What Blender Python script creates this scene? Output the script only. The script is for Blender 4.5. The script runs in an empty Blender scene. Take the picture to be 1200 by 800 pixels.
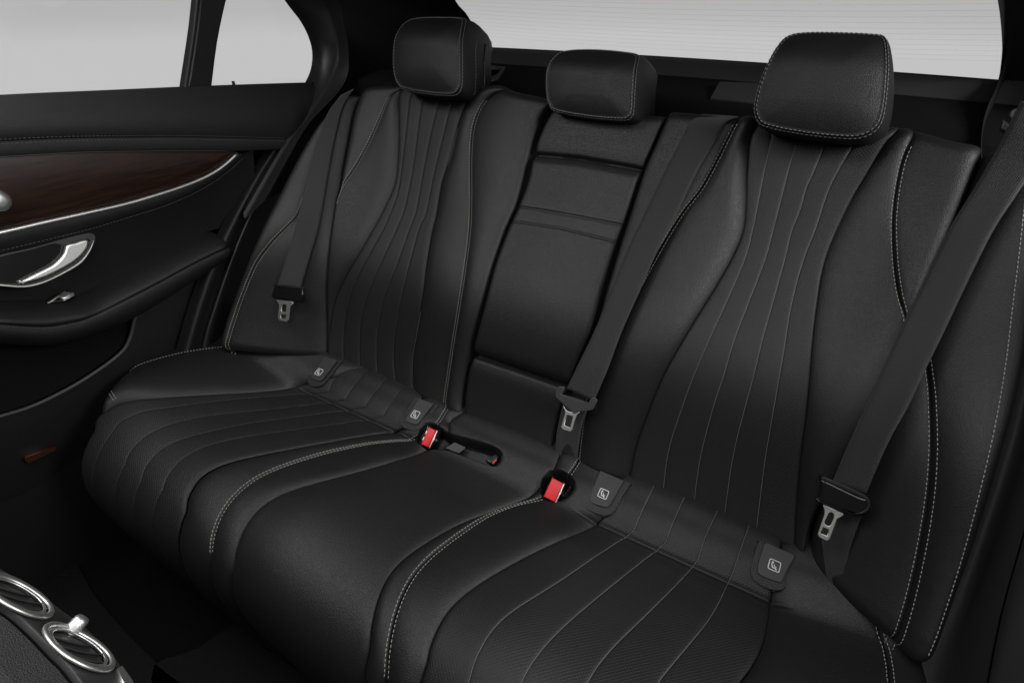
import bpy, math, random
import numpy as np
from mathutils import Vector, Matrix
random.seed(7)
rng = np.random.RandomState(3)
SC = bpy.context.scene
COL = SC.collection

# ------------------------------------------------------------------ camera
CAM = np.array([.3812, -.6708, .7459])
YAW, PITCH, ROLL, FPX = .5208, .594, .0022, 623.6
def cam_axes():
    cy, sy, cp, sp = math.cos(YAW), math.sin(YAW), math.cos(PITCH), math.sin(PITCH)
    f = np.array([-sy*cp, cy*cp, -sp]); r = np.array([cy, sy, 0.]); u = np.cross(r, f)
    c, s = math.cos(ROLL), math.sin(ROLL)
    return c*r+s*u, -s*r+c*u, f
RX, UX, FX = cam_axes()
cam = bpy.data.objects.new('camera', bpy.data.cameras.new('camera'))
COL.objects.link(cam)
cam.matrix_world = Matrix(((RX[0], UX[0], -FX[0], CAM[0]), (RX[1], UX[1], -FX[1], CAM[1]),
                           (RX[2], UX[2], -FX[2], CAM[2]), (0, 0, 0, 1)))
cam.data.sensor_width = 36
cam.data.lens = 36*FPX/1200
cam.data.clip_start = .01
cam.data.clip_end = 100
SC.camera = cam

# ------------------------------------------------------------------ world: grey studio cyclorama seen through the glass
W = bpy.data.worlds.new('World'); SC.world = W; W.use_nodes = True
nt = W.node_tree; nt.nodes.clear()
wo = nt.nodes.new('ShaderNodeOutputWorld'); bg = nt.nodes.new('ShaderNodeBackground')
tc = nt.nodes.new('ShaderNodeTexCoord'); sp = nt.nodes.new('ShaderNodeSeparateXYZ'); cr = nt.nodes.new('ShaderNodeValToRGB')
mp = nt.nodes.new('ShaderNodeMapRange')
nt.links.new(tc.outputs['Generated'], sp.inputs[0]); nt.links.new(sp.outputs[2], mp.inputs[0])
mp.inputs[1].default_value = -1; mp.inputs[2].default_value = 1
nt.links.new(mp.outputs[0], cr.inputs[0]); 
my = nt.nodes.new('ShaderNodeMapRange'); my.interpolation_type = 'SMOOTHSTEP'; my.inputs[1].default_value = -.10; my.inputs[2].default_value = .12
nt.links.new(sp.outputs[1], my.inputs[0])
mu = nt.nodes.new('ShaderNodeMix'); mu.data_type = 'RGBA'; mu.inputs['A'].default_value = (.03, .03, .03, 1)
nt.links.new(my.outputs[0], mu.inputs['Factor']); nt.links.new(cr.outputs[0], mu.inputs['B']); nt.links.new(mu.outputs['Result'], bg.inputs[0]); nt.links.new(bg.outputs[0], wo.inputs[0])
e = cr.color_ramp.elements
e[0].position = .0; e[0].color = (.01, .01, .01, 1)
e[1].position = .40; e[1].color = (.04, .04, .04, 1)
for p, v in ((.435, .595), (.464, .595), (.482, .50), (.52, .495), (.60, .05), (1, .03)):
    q = e.new(p); q.color = (v, v, v, 1)
bg.inputs[1].default_value = 1.0
SC.view_settings.view_transform = 'Standard'; SC.view_settings.look = 'None'
SC.view_settings.exposure = 0; SC.view_settings.gamma = 1
SC.cycles.max_bounces = 6; SC.cycles.use_denoising = True

def area_light(name, loc, aim, sx, sy, power):
    d = bpy.data.lights.new(name, 'AREA'); d.shape = 'RECTANGLE'; d.size = sx; d.size_y = sy; d.energy = power
    o = bpy.data.objects.new(name, d); COL.objects.link(o); o.location = loc
    o.rotation_euler = (Vector(aim)-Vector(loc)).to_track_quat('-Z', 'Y').to_euler()
    return o
area_light('studio_softbox', (.62, -1.30, 1.42), (.1, .05, .30), .9, .5, 5.5)
area_light('overhead_softbox', (.25, -.48, 1.42), (.10, -.15, 0), 1.2, .40, 6.5)
area_light('side_softbox', (1.70, -.05, 1.20), (.3, .05, .3), .7, .6, 23)
area_light('fill_softbox', (-.72, -.62, 1.28), (-.2, -.3, .0), .7, .35, 6.5)

# ------------------------------------------------------------------ pixel ray -> point on a real surface
def ray(px, py):
    return FX + RX*((px-600)/FPX) - UX*((py-400)/FPX)
def on_plane(px, py, n, d):
    v = ray(px, py); n = np.asarray(n, float)
    return CAM + v*((d-CAM@n)/(v@n))
def sm(t):
    t = np.clip(t, 0, 1); return t*t*(3-2*t)
R = .512
SR, CR = math.sin(R), math.cos(R)
class Back:                       # the reclined backrest plane, bolsters wrapping forward
    @staticmethod
    def F(x, s):
        amp = .145 - .10*np.clip(s/.6, 0, 1)
        w = sm((np.abs(x)-.47)/.27)
        lumbar = .040*np.exp(-((s-.25)/.145)**2)
        hollow = -.012*np.exp(-((np.abs(x)-.35)/.12)**2)
        return amp*w + lumbar + hollow
    @classmethod
    def pos(c, x, s, h):
        f = h + c.F(x, s)
        return np.stack([x+0*s, s*SR - f*CR, s*CR + f*SR], -1)
    @classmethod
    def inv(c, P):
        x = P[..., 0]; s = P[..., 1]*SR + P[..., 2]*CR
        f = -(P[..., 1]*CR - P[..., 2]*SR)
        return x, s, f - c.F(x, s)
# cushion profile, from the hidden rear edge forwards and down over the front
_pr = np.array([(.07, -.02), (.035, .002), (0, .006), (-.03, -.004), (-.06, -.016), (-.088, -.027), (-.11, -.028), (-.15, -.022), (-.22, -.008), (-.29, .006),
                (-.35, .013), (-.40, .008), (-.44, -.012), (-.468, -.048), (-.48, -.10), (-.475, -.17), (-.46, -.25), (-.45, -.33)])
def catmull(p, n=8):
    p = np.asarray(p, float)
    if len(p) < 3:
        t = np.linspace(0, 1, n+1)[:, None]; return p[0]*(1-t)+p[-1]*t
    q = np.vstack([2*p[0]-p[1], p, 2*p[-1]-p[-2]]); out = []
    for i in range(1, len(q)-2):
        for k in range(n):
            t = k/n; a, b, c, d = q[i-1], q[i], q[i+1], q[i+2]
            out.append(.5*((2*b)+(c-a)*t+(2*a-5*b+4*c-d)*t*t+(3*b-a-3*c+d)*t**3))
    out.append(p[-1]); return np.array(out)
PR = catmull(_pr, 6)
PT = np.concatenate([[0], np.cumsum(np.linalg.norm(np.diff(PR, axis=0), axis=1))])
_tg = np.gradient(PR, PT, axis=0); _tg /= np.linalg.norm(_tg, axis=1)[:, None]
PN = np.stack([_tg[:, 1], -_tg[:, 0]], 1)       # tangent runs to -y, normal up
if PN[20, 1] < 0: PN = -PN
class Cush:
    @staticmethod
    def Z(x, y):
        side = .05*sm((np.abs(x)-.50)/.26)*(1-.5*sm((-.30-y)/.15))
        side = side + .012*np.exp(-((np.abs(x)-.19)/.07)**2)*sm((-y-.09)/.08)
        return side - .006*np.exp(-(x/.12)**2)*sm((-y-.09)/.08)
    @classmethod
    def pos(c, x, t, h):
        y = np.interp(t, PT, PR[:, 0]); z = np.interp(t, PT, PR[:, 1])
        ny = np.interp(t, PT, PN[:, 0]); nz = np.interp(t, PT, PN[:, 1])
        return np.stack([x+0*t, y+ny*h, z+nz*h+c.Z(x, y)], -1)
    @classmethod
    def inv(c, P):
        P = np.atleast_2d(P)
        x = P[:, 0]; q = np.stack([P[:, 1], P[:, 2]-c.Z(P[:, 0], P[:, 1])], 1)
        d = q[:, None, :]-PR[None]; k = np.argmin((d**2).sum(-1), 1)
        dd = q-PR[k]; h = (dd*PN[k]).sum(1); tg = np.stack([-PN[k][:, 1], PN[k][:, 0]], 1)
        a = (dd*tg).sum(1); sgn = np.sign((_tg[k]*tg).sum(1)); return x, PT[k]+a*sgn, h
def unproj(surf, px, py, h=0.):
    v = ray(px, py); a = np.linspace(.25, 3., 500)
    hh = surf.inv(CAM+v[None]*a[:, None])[2]-h
    k = np.where((hh[:-1] > 0) & (hh[1:] <= 0))[0]
    if len(k) == 0: k = [int(np.argmin(np.abs(hh)))]
    k = k[0]; lo, hi = a[k], a[min(k+1, 499)]
    for _ in range(25):
        m = (lo+hi)/2
        if float(np.ravel(surf.inv((CAM+v*m)[None])[2])[0])-h > 0: lo = m
        else: hi = m
    P = CAM+v*(lo+hi)/2
    x, s, _h = surf.inv(P[None])
    return float(np.ravel(x)[0]), float(np.ravel(s)[0]), P
class Curve:                      # a seam: x as a function of s on a surface
    lim = None
    def __init__(self, surf, pts, n=6, h=0.):
        if surf is Cush: self.lim = .12
        d = catmull(pts, n)
        q = np.array([unproj(surf, a, b, h)[:2] for a, b in d])
        q = q[np.argsort(q[:, 1])]
        keep = [0]
        for i in range(1, len(q)):
            if q[i, 1]-q[keep[-1], 1] > .002: keep.append(i)
        q = q[keep]
        self.s, self.x = q[:, 1], q[:, 0]
        if surf is Cush and len(q) > 8:      # fair the line forward of the crease
            g = np.arange(q[0, 1], q[-1, 1], .003); x = np.interp(g, self.s, self.x); y = x.copy()
            for i in range(len(g)):
                w = int(np.clip((g[i]-.17)/.004, 0, 12)); w = min(w, i, len(g)-1-i)
                y[i] = x[i-w:i+w+1].mean()
            self.s, self.x = g, y
    @classmethod
    def raw(c, s, x):
        o = c.__new__(c); o.s = np.array(s, float); o.x = np.array(x, float); return o
    def __call__(self, s):
        s = np.asarray(s, float); n = len(self.s); k = min(6, n-1)
        y = np.interp(s, self.s, self.x)
        lo = (self.x[k]-self.x[0])/(self.s[k]-self.s[0]); hi = (self.x[-1]-self.x[-1-k])/(self.s[-1]-self.s[-1-k])
        lo = np.clip(lo, -1.5, 1.5); hi = np.clip(hi, -1.5, 1.5) if self.lim is None else np.clip(hi, -self.lim, self.lim)
        y = y + np.where(s < self.s[0], (s-self.s[0])*lo, 0) + np.where(s > self.s[-1], (s-self.s[-1])*hi, 0)
        return y

# ------------------------------------------------------------------ materials
def newmat(name):
    m = bpy.data.materials.new(name); m.use_nodes = True
    return m, m.node_tree, m.node_tree.nodes['Principled BSDF']
def simple(name, col, rough=.5, metal=0., spec=.5, coat=0., bump=0., bscale=300., bdist=.0004):
    m, t, b = newmat(name)
    b.inputs['Base Color'].default_value = (*col, 1) if len(col) == 3 else col
    b.inputs['Roughness'].default_value = rough; b.inputs['Metallic'].default_value = metal
    b.inputs['Specular IOR Level'].default_value = spec; b.inputs['Coat Weight'].default_value = coat
    if bump:
        n = t.nodes.new('ShaderNodeTexNoise'); n.inputs['Scale'].default_value = bscale; n.inputs['Detail'].default_value = 4
        c = t.nodes.new('ShaderNodeTexCoord'); t.links.new(c.outputs['Object'], n.inputs['Vector'])
        u = t.nodes.new('ShaderNodeBump'); u.inputs['Strength'].default_value = bump; u.inputs['Distance'].default_value = bdist
        t.links.new(n.outputs[0], u.inputs['Height']); t.links.new(u.outputs[0], b.inputs['Normal'])
    return m
def leather(name, base=.0095, rough=.49, grain=400., strength=.38, perf=False):
    m, t, b = newmat(name); L = t.links.new; N = t.nodes.new
    c = N('ShaderNodeTexCoord')
    wn = N('ShaderNodeTexNoise'); wn.inputs['Scale'].default_value = 60; L(c.outputs['Object'], wn.inputs['Vector'])
    vo = N('ShaderNodeTexVoronoi'); vo.feature = 'DISTANCE_TO_EDGE'; vo.inputs['Scale'].default_value = grain
    mx = N('ShaderNodeVectorMath'); mx.operation = 'MULTIPLY_ADD'; mx.inputs[1].default_value = (.006, .006, .006)
    L(wn.outputs['Color'], mx.inputs[0]); L(c.outputs['Object'], mx.inputs[2]); L(mx.outputs[0], vo.inputs['Vector'])
    rp = N('ShaderNodeMapRange'); rp.inputs[1].default_value = 0; rp.inputs[2].default_value = .25
    L(vo.outputs['Distance'], rp.inputs[0])
    fn = N('ShaderNodeTexNoise'); fn.inputs['Scale'].default_value = 900; fn.inputs['Detail'].default_value = 3; L(c.outputs['Object'], fn.inputs['Vector'])
    ad = N('ShaderNodeMath'); ad.operation = 'MULTIPLY_ADD'; ad.inputs[1].default_value = .12
    L(fn.outputs[0], ad.inputs[0]); L(rp.outputs[0], ad.inputs[2])
    bu = N('ShaderNodeBump'); bu.inputs['Strength'].default_value = strength; bu.inputs['Distance'].default_value = .0005
    L(ad.outputs[0], bu.inputs['Height']); last = bu
    if perf:
        v2 = N('ShaderNodeTexVoronoi'); v2.voronoi_dimensions = '2D'; v2.inputs['Scale'].default_value = 260; v2.inputs['Randomness'].default_value = .0
        mr = N('ShaderNodeMapping'); mr.inputs['Rotation'].default_value = (0, 0, .785); L(c.outputs['UV'], mr.inputs[0]); L(mr.outputs[0], v2.inputs['Vector'])
        r2 = N('ShaderNodeMapRange'); r2.inputs[1].default_value = .18; r2.inputs[2].default_value = .34
        L(v2.outputs['Distance'], r2.inputs[0])
        b2 = N('ShaderNodeBump'); b2.inputs['Strength'].default_value = .42; b2.inputs['Distance'].default_value = .0008
        L(r2.outputs[0], b2.inputs['Height']); L(bu.outputs[0], b2.inputs['Normal']); last = b2
    L(last.outputs[0], b.inputs['Normal'])
    ln = N('ShaderNodeTexNoise'); ln.inputs['Scale'].default_value = 7; ln.inputs['Detail'].default_value = 5; L(c.outputs['Object'], ln.inputs['Vector'])
    rr = N('ShaderNodeMapRange'); rr.inputs[3].default_value = rough-.05; rr.inputs[4].default_value = rough+.08
    L(ln.outputs[0], rr.inputs[0]); L(rr.outputs[0], b.inputs['Roughness'])
    b.inputs['Base Color'].default_value = (base, base, base, 1)
    b.inputs['Specular IOR Level'].default_value = .45
    return m
M = {}
M['leather'] = leather('black_leather')
M['insert'] = leather('perforated_leather', base=.0095, rough=.53, grain=560, strength=.22, perf=True)
M['hleather'] = leather('headrest_leather', base=.008, rough=.50)
M['door_soft'] = leather('door_soft_skin', base=.011, rough=.55, grain=600, strength=.35)
M['door_grey'] = leather('door_grey_skin', base=.065, rough=.50, grain=500, strength=.4)
M['thread'] = simple('grey_thread', (.34, .335, .32), .75)
M['phighlight'] = simple('pleat_highlight_grey', (.14, .14, .135), .7)  # lighter grey painted in for the highlight along the near pleats
M['hthread'] = simple('mid_grey_thread', (.24, .235, .23), .75)
M['dthread'] = simple('dark_grey_thread', (.09, .09, .09), .75)
M['plastic'] = simple('black_plastic', (.010, .010, .010), .42, bump=.25, bscale=900)
M['gloss'] = simple('gloss_black_plastic', (.008, .008, .008), .22)
M['gplastic'] = simple('dark_grey_plastic', (.035, .035, .035), .5, bump=.3, bscale=900)
M['cover'] = simple('anchor_cover_plastic', (.024, .024, .024), .5, bump=.3, bscale=800)
M['shelf'] = simple('shelf_cloth', (.006, .006, .006), .95, bump=.8, bscale=700, spec=.1)
M['liner'] = simple('pillar_cloth', (.010, .010, .010), .9, bump=.8, bscale=600, spec=.15)
M['carpet'] = simple('floor_carpet', (.006, .006, .006), 1., bump=1., bscale=500, bdist=.003, spec=.05)
M['mat'] = simple('floor_mat_carpet', (.012, .012, .012), 1., bump=1., bscale=420, bdist=.004, spec=.05)
M['chrome'] = simple('brushed_metal', (.85, .85, .83), .42, metal=1., bump=.15, bscale=500)
M['steel'] = simple('tongue_steel', (.72, .71, .70), .46, metal=1., bump=.3, bscale=400)
M['red'] = simple('red_button', (.66, .018, .024), .45)
M['icon'] = simple('icon_print', (.62, .62, .62), .6)
M['rubber'] = simple('rubber_seal', (.006, .006, .006), .6)
def wood_mat():
    m, t, b = newmat('dark_brown_wood'); L = t.links.new; N = t.nodes.new
    c = N('ShaderNodeTexCoord'); mpn = N('ShaderNodeMapping'); mpn.inputs['Rotation'].default_value = (.45, 0, 0); mpn.inputs['Scale'].default_value = (4, 5, 60)
    L(c.outputs['Object'], mpn.inputs[0]); n = N('ShaderNodeTexNoise'); n.inputs['Scale'].default_value = 3; n.inputs['Detail'].default_value = 8
    L(mpn.outputs[0], n.inputs['Vector']); r = N('ShaderNodeValToRGB'); L(n.outputs[0], r.inputs[0])
    r.color_ramp.elements[0].position = .3; r.color_ramp.elements[0].color = (.005, .0016, .0006, 1)
    r.color_ramp.elements[1].position = .7; r.color_ramp.elements[1].color = (.030, .0100, .0035, 1)
    L(r.outputs[0], b.inputs['Base Color']); b.inputs['Roughness'].default_value = .42; return m
M['wood'] = wood_mat()
def web_mat():
    m, t, b = newmat('belt_webbing'); L = t.links.new; N = t.nodes.new
    uv = N('ShaderNodeUVMap'); w = N('ShaderNodeTexWave'); w.bands_direction = 'X'; w.inputs['Scale'].default_value = 6; w.inputs['Distortion'].default_value = .6; w.inputs['Detail'].default_value = 2
    L(uv.outputs[0], w.inputs['Vector'])
    w2 = N('ShaderNodeTexWave'); w2.bands_direction = 'Y'; w2.inputs['Scale'].default_value = 190; w2.inputs['Distortion'].default_value = 1.5
    L(uv.outputs[0], w2.inputs['Vector'])
    a = N('ShaderNodeMath'); a.operation = 'MULTIPLY_ADD'; a.inputs[1].default_value = .5; L(w.outputs[0], a.inputs[0]); L(w2.outputs[0], a.inputs[2])
    bu = N('ShaderNodeBump'); bu.inputs['Strength'].default_value = .7; bu.inputs['Distance'].default_value = .0006
    L(a.outputs[0], bu.inputs['Height']); L(bu.outputs[0], b.inputs['Normal'])
    b.inputs['Base Color'].default_value = (.015, .015, .015, 1); b.inputs['Roughness'].default_value = .55
    b.inputs['Sheen Weight'].default_value = .15
    return m
M['web'] = web_mat()
def glass_mat():
    m = bpy.data.materials.new('window_glass'); m.use_nodes = True; t = m.node_tree; t.nodes.clear()
    o = t.nodes.new('ShaderNodeOutputMaterial'); x = t.nodes.new('ShaderNodeMixShader'); a = t.nodes.new('ShaderNodeBsdfTransparent'); g = t.nodes.new('ShaderNodeBsdfGlossy')
    a.inputs[0].default_value = (.97, .97, .97, 1); g.inputs['Roughness'].default_value = .02; x.inputs[0].default_value = .015
    t.links.new(a.outputs[0], x.inputs[1]); t.links.new(g.outputs[0], x.inputs[2]); t.links.new(x.outputs[0], o.inputs[0]); return m
M['glass'] = glass_mat()
def line_mat():
    m = bpy.data.materials.new('heating_wire'); m.use_nodes = True; t = m.node_tree; t.nodes.clear()
    o = t.nodes.new('ShaderNodeOutputMaterial'); a = t.nodes.new('ShaderNodeBsdfTransparent'); a.inputs[0].default_value = (.86, .86, .86, 1)
    t.links.new(a.outputs[0], o.inputs[0]); return m
M['wire'] = line_mat()

# ------------------------------------------------------------------ object helpers
def empty(name, loc, label, cat, group=None):
    o = bpy.data.objects.new(name, None); COL.objects.link(o); o.location = loc
    o.empty_display_size = .05; o['label'] = label; o['category'] = cat
    if group: o['group'] = group
    return o
def mesh(name, V, Fs, mat, parent=None, label=None, uv=None, smooth=True, kind=None):
    me = bpy.data.meshes.new(name)
    V = np.asarray(V, float)
    me.from_pydata(V.tolist(), [], Fs); me.update()
    if smooth:
        me.polygons.foreach_set('use_smooth', [True]*len(me.polygons))
    if uv is not None:
        l = me.uv_layers.new(name='UVMap'); ix = np.zeros(len(me.loops), int); me.loops.foreach_get('vertex_index', ix)
        l.data.foreach_set('uv', np.asarray(uv)[ix].ravel())
    o = bpy.data.objects.new(name, me); COL.objects.link(o); me.materials.append(mat)
    if parent is not None:
        o.parent = parent; o.matrix_parent_inverse = Matrix.Identity(4)
        w = parent
        off = Vector((0, 0, 0))
        while w is not None: off += Vector(w.location); w = w.parent
        me.transform(Matrix.Translation(-off))
    if label: o['label'] = label
    if kind: o['kind'] = kind
    return o
def grid_faces(nr, nc, off=0, close=False, flip=False):
    fs = []
    for i in range(nr-1):
        for j in range(nc-1 if not close else nc):
            a = off+i*nc+j; b = off+i*nc+(j+1) % nc; c = off+(i+1)*nc+(j+1) % nc; d = off+(i+1)*nc+j
            fs.append((a, d, c, b) if flip else (a, b, c, d))
    return fs
def noise2(x, s, seed=0):
    r = np.random.RandomState(seed); v = 0
    for k in range(10):
        a = r.uniform(0, 6.28); f = r.uniform(12, 70); p = r.uniform(0, 6.28)
        v = v + np.sin(f*(math.cos(a)*x+math.sin(a)*s)+p)/(f/12)**.8
    return v/4

def quarter(d, D, Rr):
    q = np.clip(d/Rr, 0, 1); return -D*(1-np.sqrt(np.clip(1-(1-q)**2, 0, 1)))
class Patch:
    """upholstered surface split by seams. curves: left to right; prof[i] = (D_left, R_left, D_right, R_right) at
    curve i for the band on its left / right; puff[i] crown of band i"""
    def __init__(self, surf, curves, prof, puff, s0, s1, top=None, bot=None, mod=None, seed=0, base=0., rows=None, fine=()):
        self.__dict__.update(surf=surf, cv=curves, prof=prof, puff=puff, s0=s0, s1=s1, top=top, bot=bot, mod=mod, seed=seed, base=base)
        ns = int(rows or 130); v = np.linspace(0, 1, ns).tolist()
        if top: v += [1-.10*(1-math.cos(a))*.8 for a in np.linspace(0, 1.5, 12)] + [1-k*.0015 for k in range(1, 10)]
        if bot: v += [.10*(1-math.cos(a))*.8 for a in np.linspace(0, 1.5, 12)]
        for f in fine: v += [f+k*.0025 for k in range(-8, 9)]
        self.v = np.unique(np.round(np.clip(v, 0, 1), 5))
    def S(self, x, v):
        a = self.s0(x) if callable(self.s0) else self.s0; b = self.s1(x) if callable(self.s1) else self.s1
        return a+(b-a)*v, a, b
    def h_at(self, i, dl, dr, w, x, s):
        c = np.clip(dl/np.maximum(w, 1e-5), 0, 1)
        h = self.base+self.puff[i]*np.sin(math.pi*c)**.7*np.minimum(1, w/.03)
        h = h+quarter(dl, self.prof[i][2], self.prof[i][3])+quarter(dr, self.prof[i+1][0], self.prof[i+1][1])
        h = h+.0007*noise2(x, s, self.seed)*np.minimum(1, np.minimum(dl, dr)/.02)
        if self.mod is not None: h = h+self.mod(x, s)
        b = self.s1(x) if callable(self.s1) else self.s1; a = self.s0(x) if callable(self.s0) else self.s0
        if self.top: h = h+quarter(b-s, self.top, self.top)
        if self.bot: h = h+quarter(s-a, self.bot, self.bot)
        return h
    def H(self, x, s):
        x = np.atleast_1d(np.asarray(x, float)); s = np.atleast_1d(np.asarray(s, float))
        X = np.array([c(s) for c in self.cv]); out = np.zeros_like(x)
        for k in range(len(x)):
            i = int(np.clip(np.searchsorted(X[:, k], x[k])-1, 0, len(self.cv)-2))
            dl = max(x[k]-X[i, k], 0); dr = max(X[i+1, k]-x[k], 0)
            out[k] = self.h_at(i, np.array(dl), np.array(dr), np.array(X[i+1, k]-X[i, k]), x[k:k+1], s[k:k+1])[0]
        return out
    def P(self, x, s, lift=0.):
        x = np.atleast_1d(np.asarray(x, float)); s = np.atleast_1d(np.asarray(s, float))
        return self.surf.pos(x, s, self.H(x, s)+lift)
    def band(self, i, wall_l=0., wall_r=0., back=0.):
        v = self.v; cl, cr_ = self.cv[i], self.cv[i+1]
        sm_ = self.S(.5*(cl(.3)+cr_(.3)), .5)[0]; w0 = abs(float(cr_(sm_)-cl(sm_)))
        n = int(np.clip(w0/.0035, 12, 60)); c = (1-np.cos(np.linspace(0, math.pi, n)))/2
        x = np.tile(np.linspace(0, 1, n)[None], (len(v), 1))*0
        s = np.zeros_like(x); xg = float(cl(.3)) if self.surf is Back else float(cl(.25))
        x = cl(.3)+(cr_(.3)-cl(.3))*c[None]+0*v[:, None]
        for _ in range(6):
            s = self.S(x, v[:, None]+0*x)[0]; L_, R_ = cl(s), cr_(s); x = L_+np.maximum(R_-L_, .0004)*c[None]
        w = np.maximum(R_-L_, .0004); h = self.h_at(i, w*c[None], w*(1-c[None]), w, x, s)
        cols = [(x, s, h)]
        if wall_l: cols.insert(0, (x[:, :1], s[:, :1], h[:, :1]-wall_l))
        if wall_r: cols.append((x[:, -1:], s[:, -1:], h[:, -1:]-wall_r))
        x = np.hstack([q[0] for q in cols]); s = np.hstack([q[1] for q in cols]); h = np.hstack([q[2] for q in cols])
        if self.bot:
            x = np.vstack([x[:1], x]); s = np.vstack([s[:1], s]); h = np.vstack([h[:1]-.05, h])
        if back:
            x = np.vstack([x, x[-1:]]); s = np.vstack([s, s[-1:]]); h = np.vstack([h, h[-1:]-back])
        P = self.surf.pos(x, s, h)
        self.uv_ = np.stack([x.ravel(), s.ravel()], 1)
        return P.reshape(-1, 3), grid_faces(x.shape[0], x.shape[1], flip=self.surf is Back)
    def bands(self, ids, name, mat, parent, label=None, **kw):
        V, Fs, o, UV = [], [], 0, []
        for i in ids:
            P, f = self.band(i, kw.get('wall_l', 0) if i == ids[0] else 0, kw.get('wall_r', 0) if i == ids[-1] else 0, kw.get('back', 0))
            V.append(P); UV.append(self.uv_); Fs += [tuple(q+o for q in g) for g in f]; o += len(P)
        return mesh(name, np.vstack(V), Fs, mat, parent, label, uv=np.vstack(UV))

def stitch_mesh(groups, name, parent, **kw):
    return [stitch_one(g if isinstance(g, list) else [g], name, parent, **kw) for g in groups]
def stitch_one(paths, name, parent, L=.0042, gap=.0020, r=.0006, mat=None, label=None):
    V, Fs = [], []
    for P, N in paths:
        d = np.concatenate([[0], np.cumsum(np.linalg.norm(np.diff(P, axis=0), axis=1))])
        k = 0.
        while k+L < d[-1]:
            a = np.array([np.interp(k, d, P[:, q]) for q in range(3)]); b = np.array([np.interp(k+L, d, P[:, q]) for q in range(3)])
            n = np.array([np.interp(k, d, N[:, q]) for q in range(3)]); n /= np.linalg.norm(n)+1e-9
            t = (b-a)/(np.linalg.norm(b-a)+1e-9); sd = np.cross(t, n); o = len(V)
            for u, sc in ((0, .45), (.25, 1), (.75, 1), (1, .45)):
                c = a+(b-a)*u
                for q in range(5):
                    an = 2*math.pi*q/5; V.append(c+(sd*math.cos(an)+n*math.sin(an))*r*sc)
            for g in range(3):
                for q in range(5): Fs.append((o+g*5+q, o+g*5+(q+1) % 5, o+g*5+5+(q+1) % 5, o+g*5+5+q))
            Fs.append(tuple(o+q for q in range(4, -1, -1))); Fs.append(tuple(o+15+q for q in range(5)))
            k += L+gap
    return mesh(name, V, Fs, mat or M['thread'], parent, label)
def seam_paths(patch, ci, offs, sa, sb, lift=.0003):
    out = []
    s = np.linspace(sa, sb, int(abs(sb-sa)/.003)+4)
    for o in offs:
        x = patch.cv[ci](s)+o; P = patch.P(x, s, lift)
        P2 = patch.surf.pos(x, s, patch.H(x, s)+lift+.01); out.append((P, P2-P))
    return out
def path_on(patch, pts, lift=.0003, n=10):
    """a line traced on the upholstery itself (not a seam of the patch)"""
    q = np.array([unproj(patch.surf, a, b)[:2] for a, b in catmull(pts, n)])
    P = patch.P(q[:, 0], q[:, 1], lift); P2 = patch.P(q[:, 0], q[:, 1], lift+.01)
    return (P, P2-P)
def tube(P, r, name, mat, parent, ns=8, label=None, flat=1., N=None):
    P = np.asarray(P, float); T = np.gradient(P, axis=0); T /= np.linalg.norm(T, axis=1)[:, None]+1e-9
    up = np.array([0, 0, 1.]) if N is None else np.asarray(N, float)
    V = []
    for p, t in zip(P, T):
        a = np.cross(t, up); a /= np.linalg.norm(a)+1e-9; b = np.cross(a, t)
        for k in range(ns):
            an = 2*math.pi*k/ns; V.append(p+a*r*math.cos(an)+b*r*flat*math.sin(an))
    Fs = grid_faces(len(P), ns, close=True)
    Fs += [tuple(range(ns-1, -1, -1)), tuple((len(P)-1)*ns+k for k in range(ns))]
    return mesh(name, V, Fs, mat, parent, label)
def frame_at(P, n, xdir=None):
    n = np.asarray(n, float); n = n/np.linalg.norm(n)
    ex = np.array(xdir if xdir is not None else (1, 0, 0), float); ex = ex-n*(ex@n); ex /= np.linalg.norm(ex)
    return np.asarray(P, float), ex, np.cross(n, ex), n
def plate(name, fr, outlines, thick, bevel, mat, parent, pix=True, label=None, z=0., smooth_pts=True, n=5, res=3):
    """closed outlines (first the rim, then holes) cut out of a flat sheet of the given thickness"""
    O, ex, ey, nn = fr; O = O+nn*z
    cu = bpy.data.curves.new(name, 'CURVE'); cu.dimensions = '2D'; cu.fill_mode = 'BOTH'
    cu.extrude = max(thick/2-bevel, .00005); cu.bevel_depth = bevel; cu.bevel_resolution = res; cu.offset = -bevel
    for ol in outlines:
        pts = np.array(ol, float)
        if pix:
            q = np.array([on_plane(a, b, nn, O@nn) for a, b in pts]); pts = np.stack([(q-O)@ex, (q-O)@ey], 1)
        if smooth_pts:
            m = len(pts); ext = np.vstack([pts[-2:], pts, pts[:3]]); d = catmull(ext, n); pts = d[2*n:2*n+m*n]
        s = cu.splines.new('POLY'); s.points.add(len(pts)-1); s.use_cyclic_u = True
        for k, p in enumerate(pts): s.points[k].co = (p[0], p[1], 0, 1)
    tmp = bpy.data.objects.new('tmp', cu); COL.objects.link(tmp)
    dg = bpy.context.evaluated_depsgraph_get(); me = bpy.data.meshes.new_from_object(tmp.evaluated_get(dg))
    bpy.data.objects.remove(tmp); bpy.data.curves.remove(cu)
    V = np.array([v.co[:] for v in me.vertices]); Fs = [tuple(p.vertices) for p in me.polygons]; bpy.data.meshes.remove(me)
    if len(V) == 0: V = np.zeros((0, 3))
    W_ = O+V[:, :1]*ex+V[:, 1:2]*ey+V[:, 2:3]*nn
    o = mesh(name, W_, Fs, mat, parent, label, smooth=False)
    me = o.data; me.polygons.foreach_set('use_smooth', [len(p.vertices) == 4 for p in me.polygons])
    return o
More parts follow.
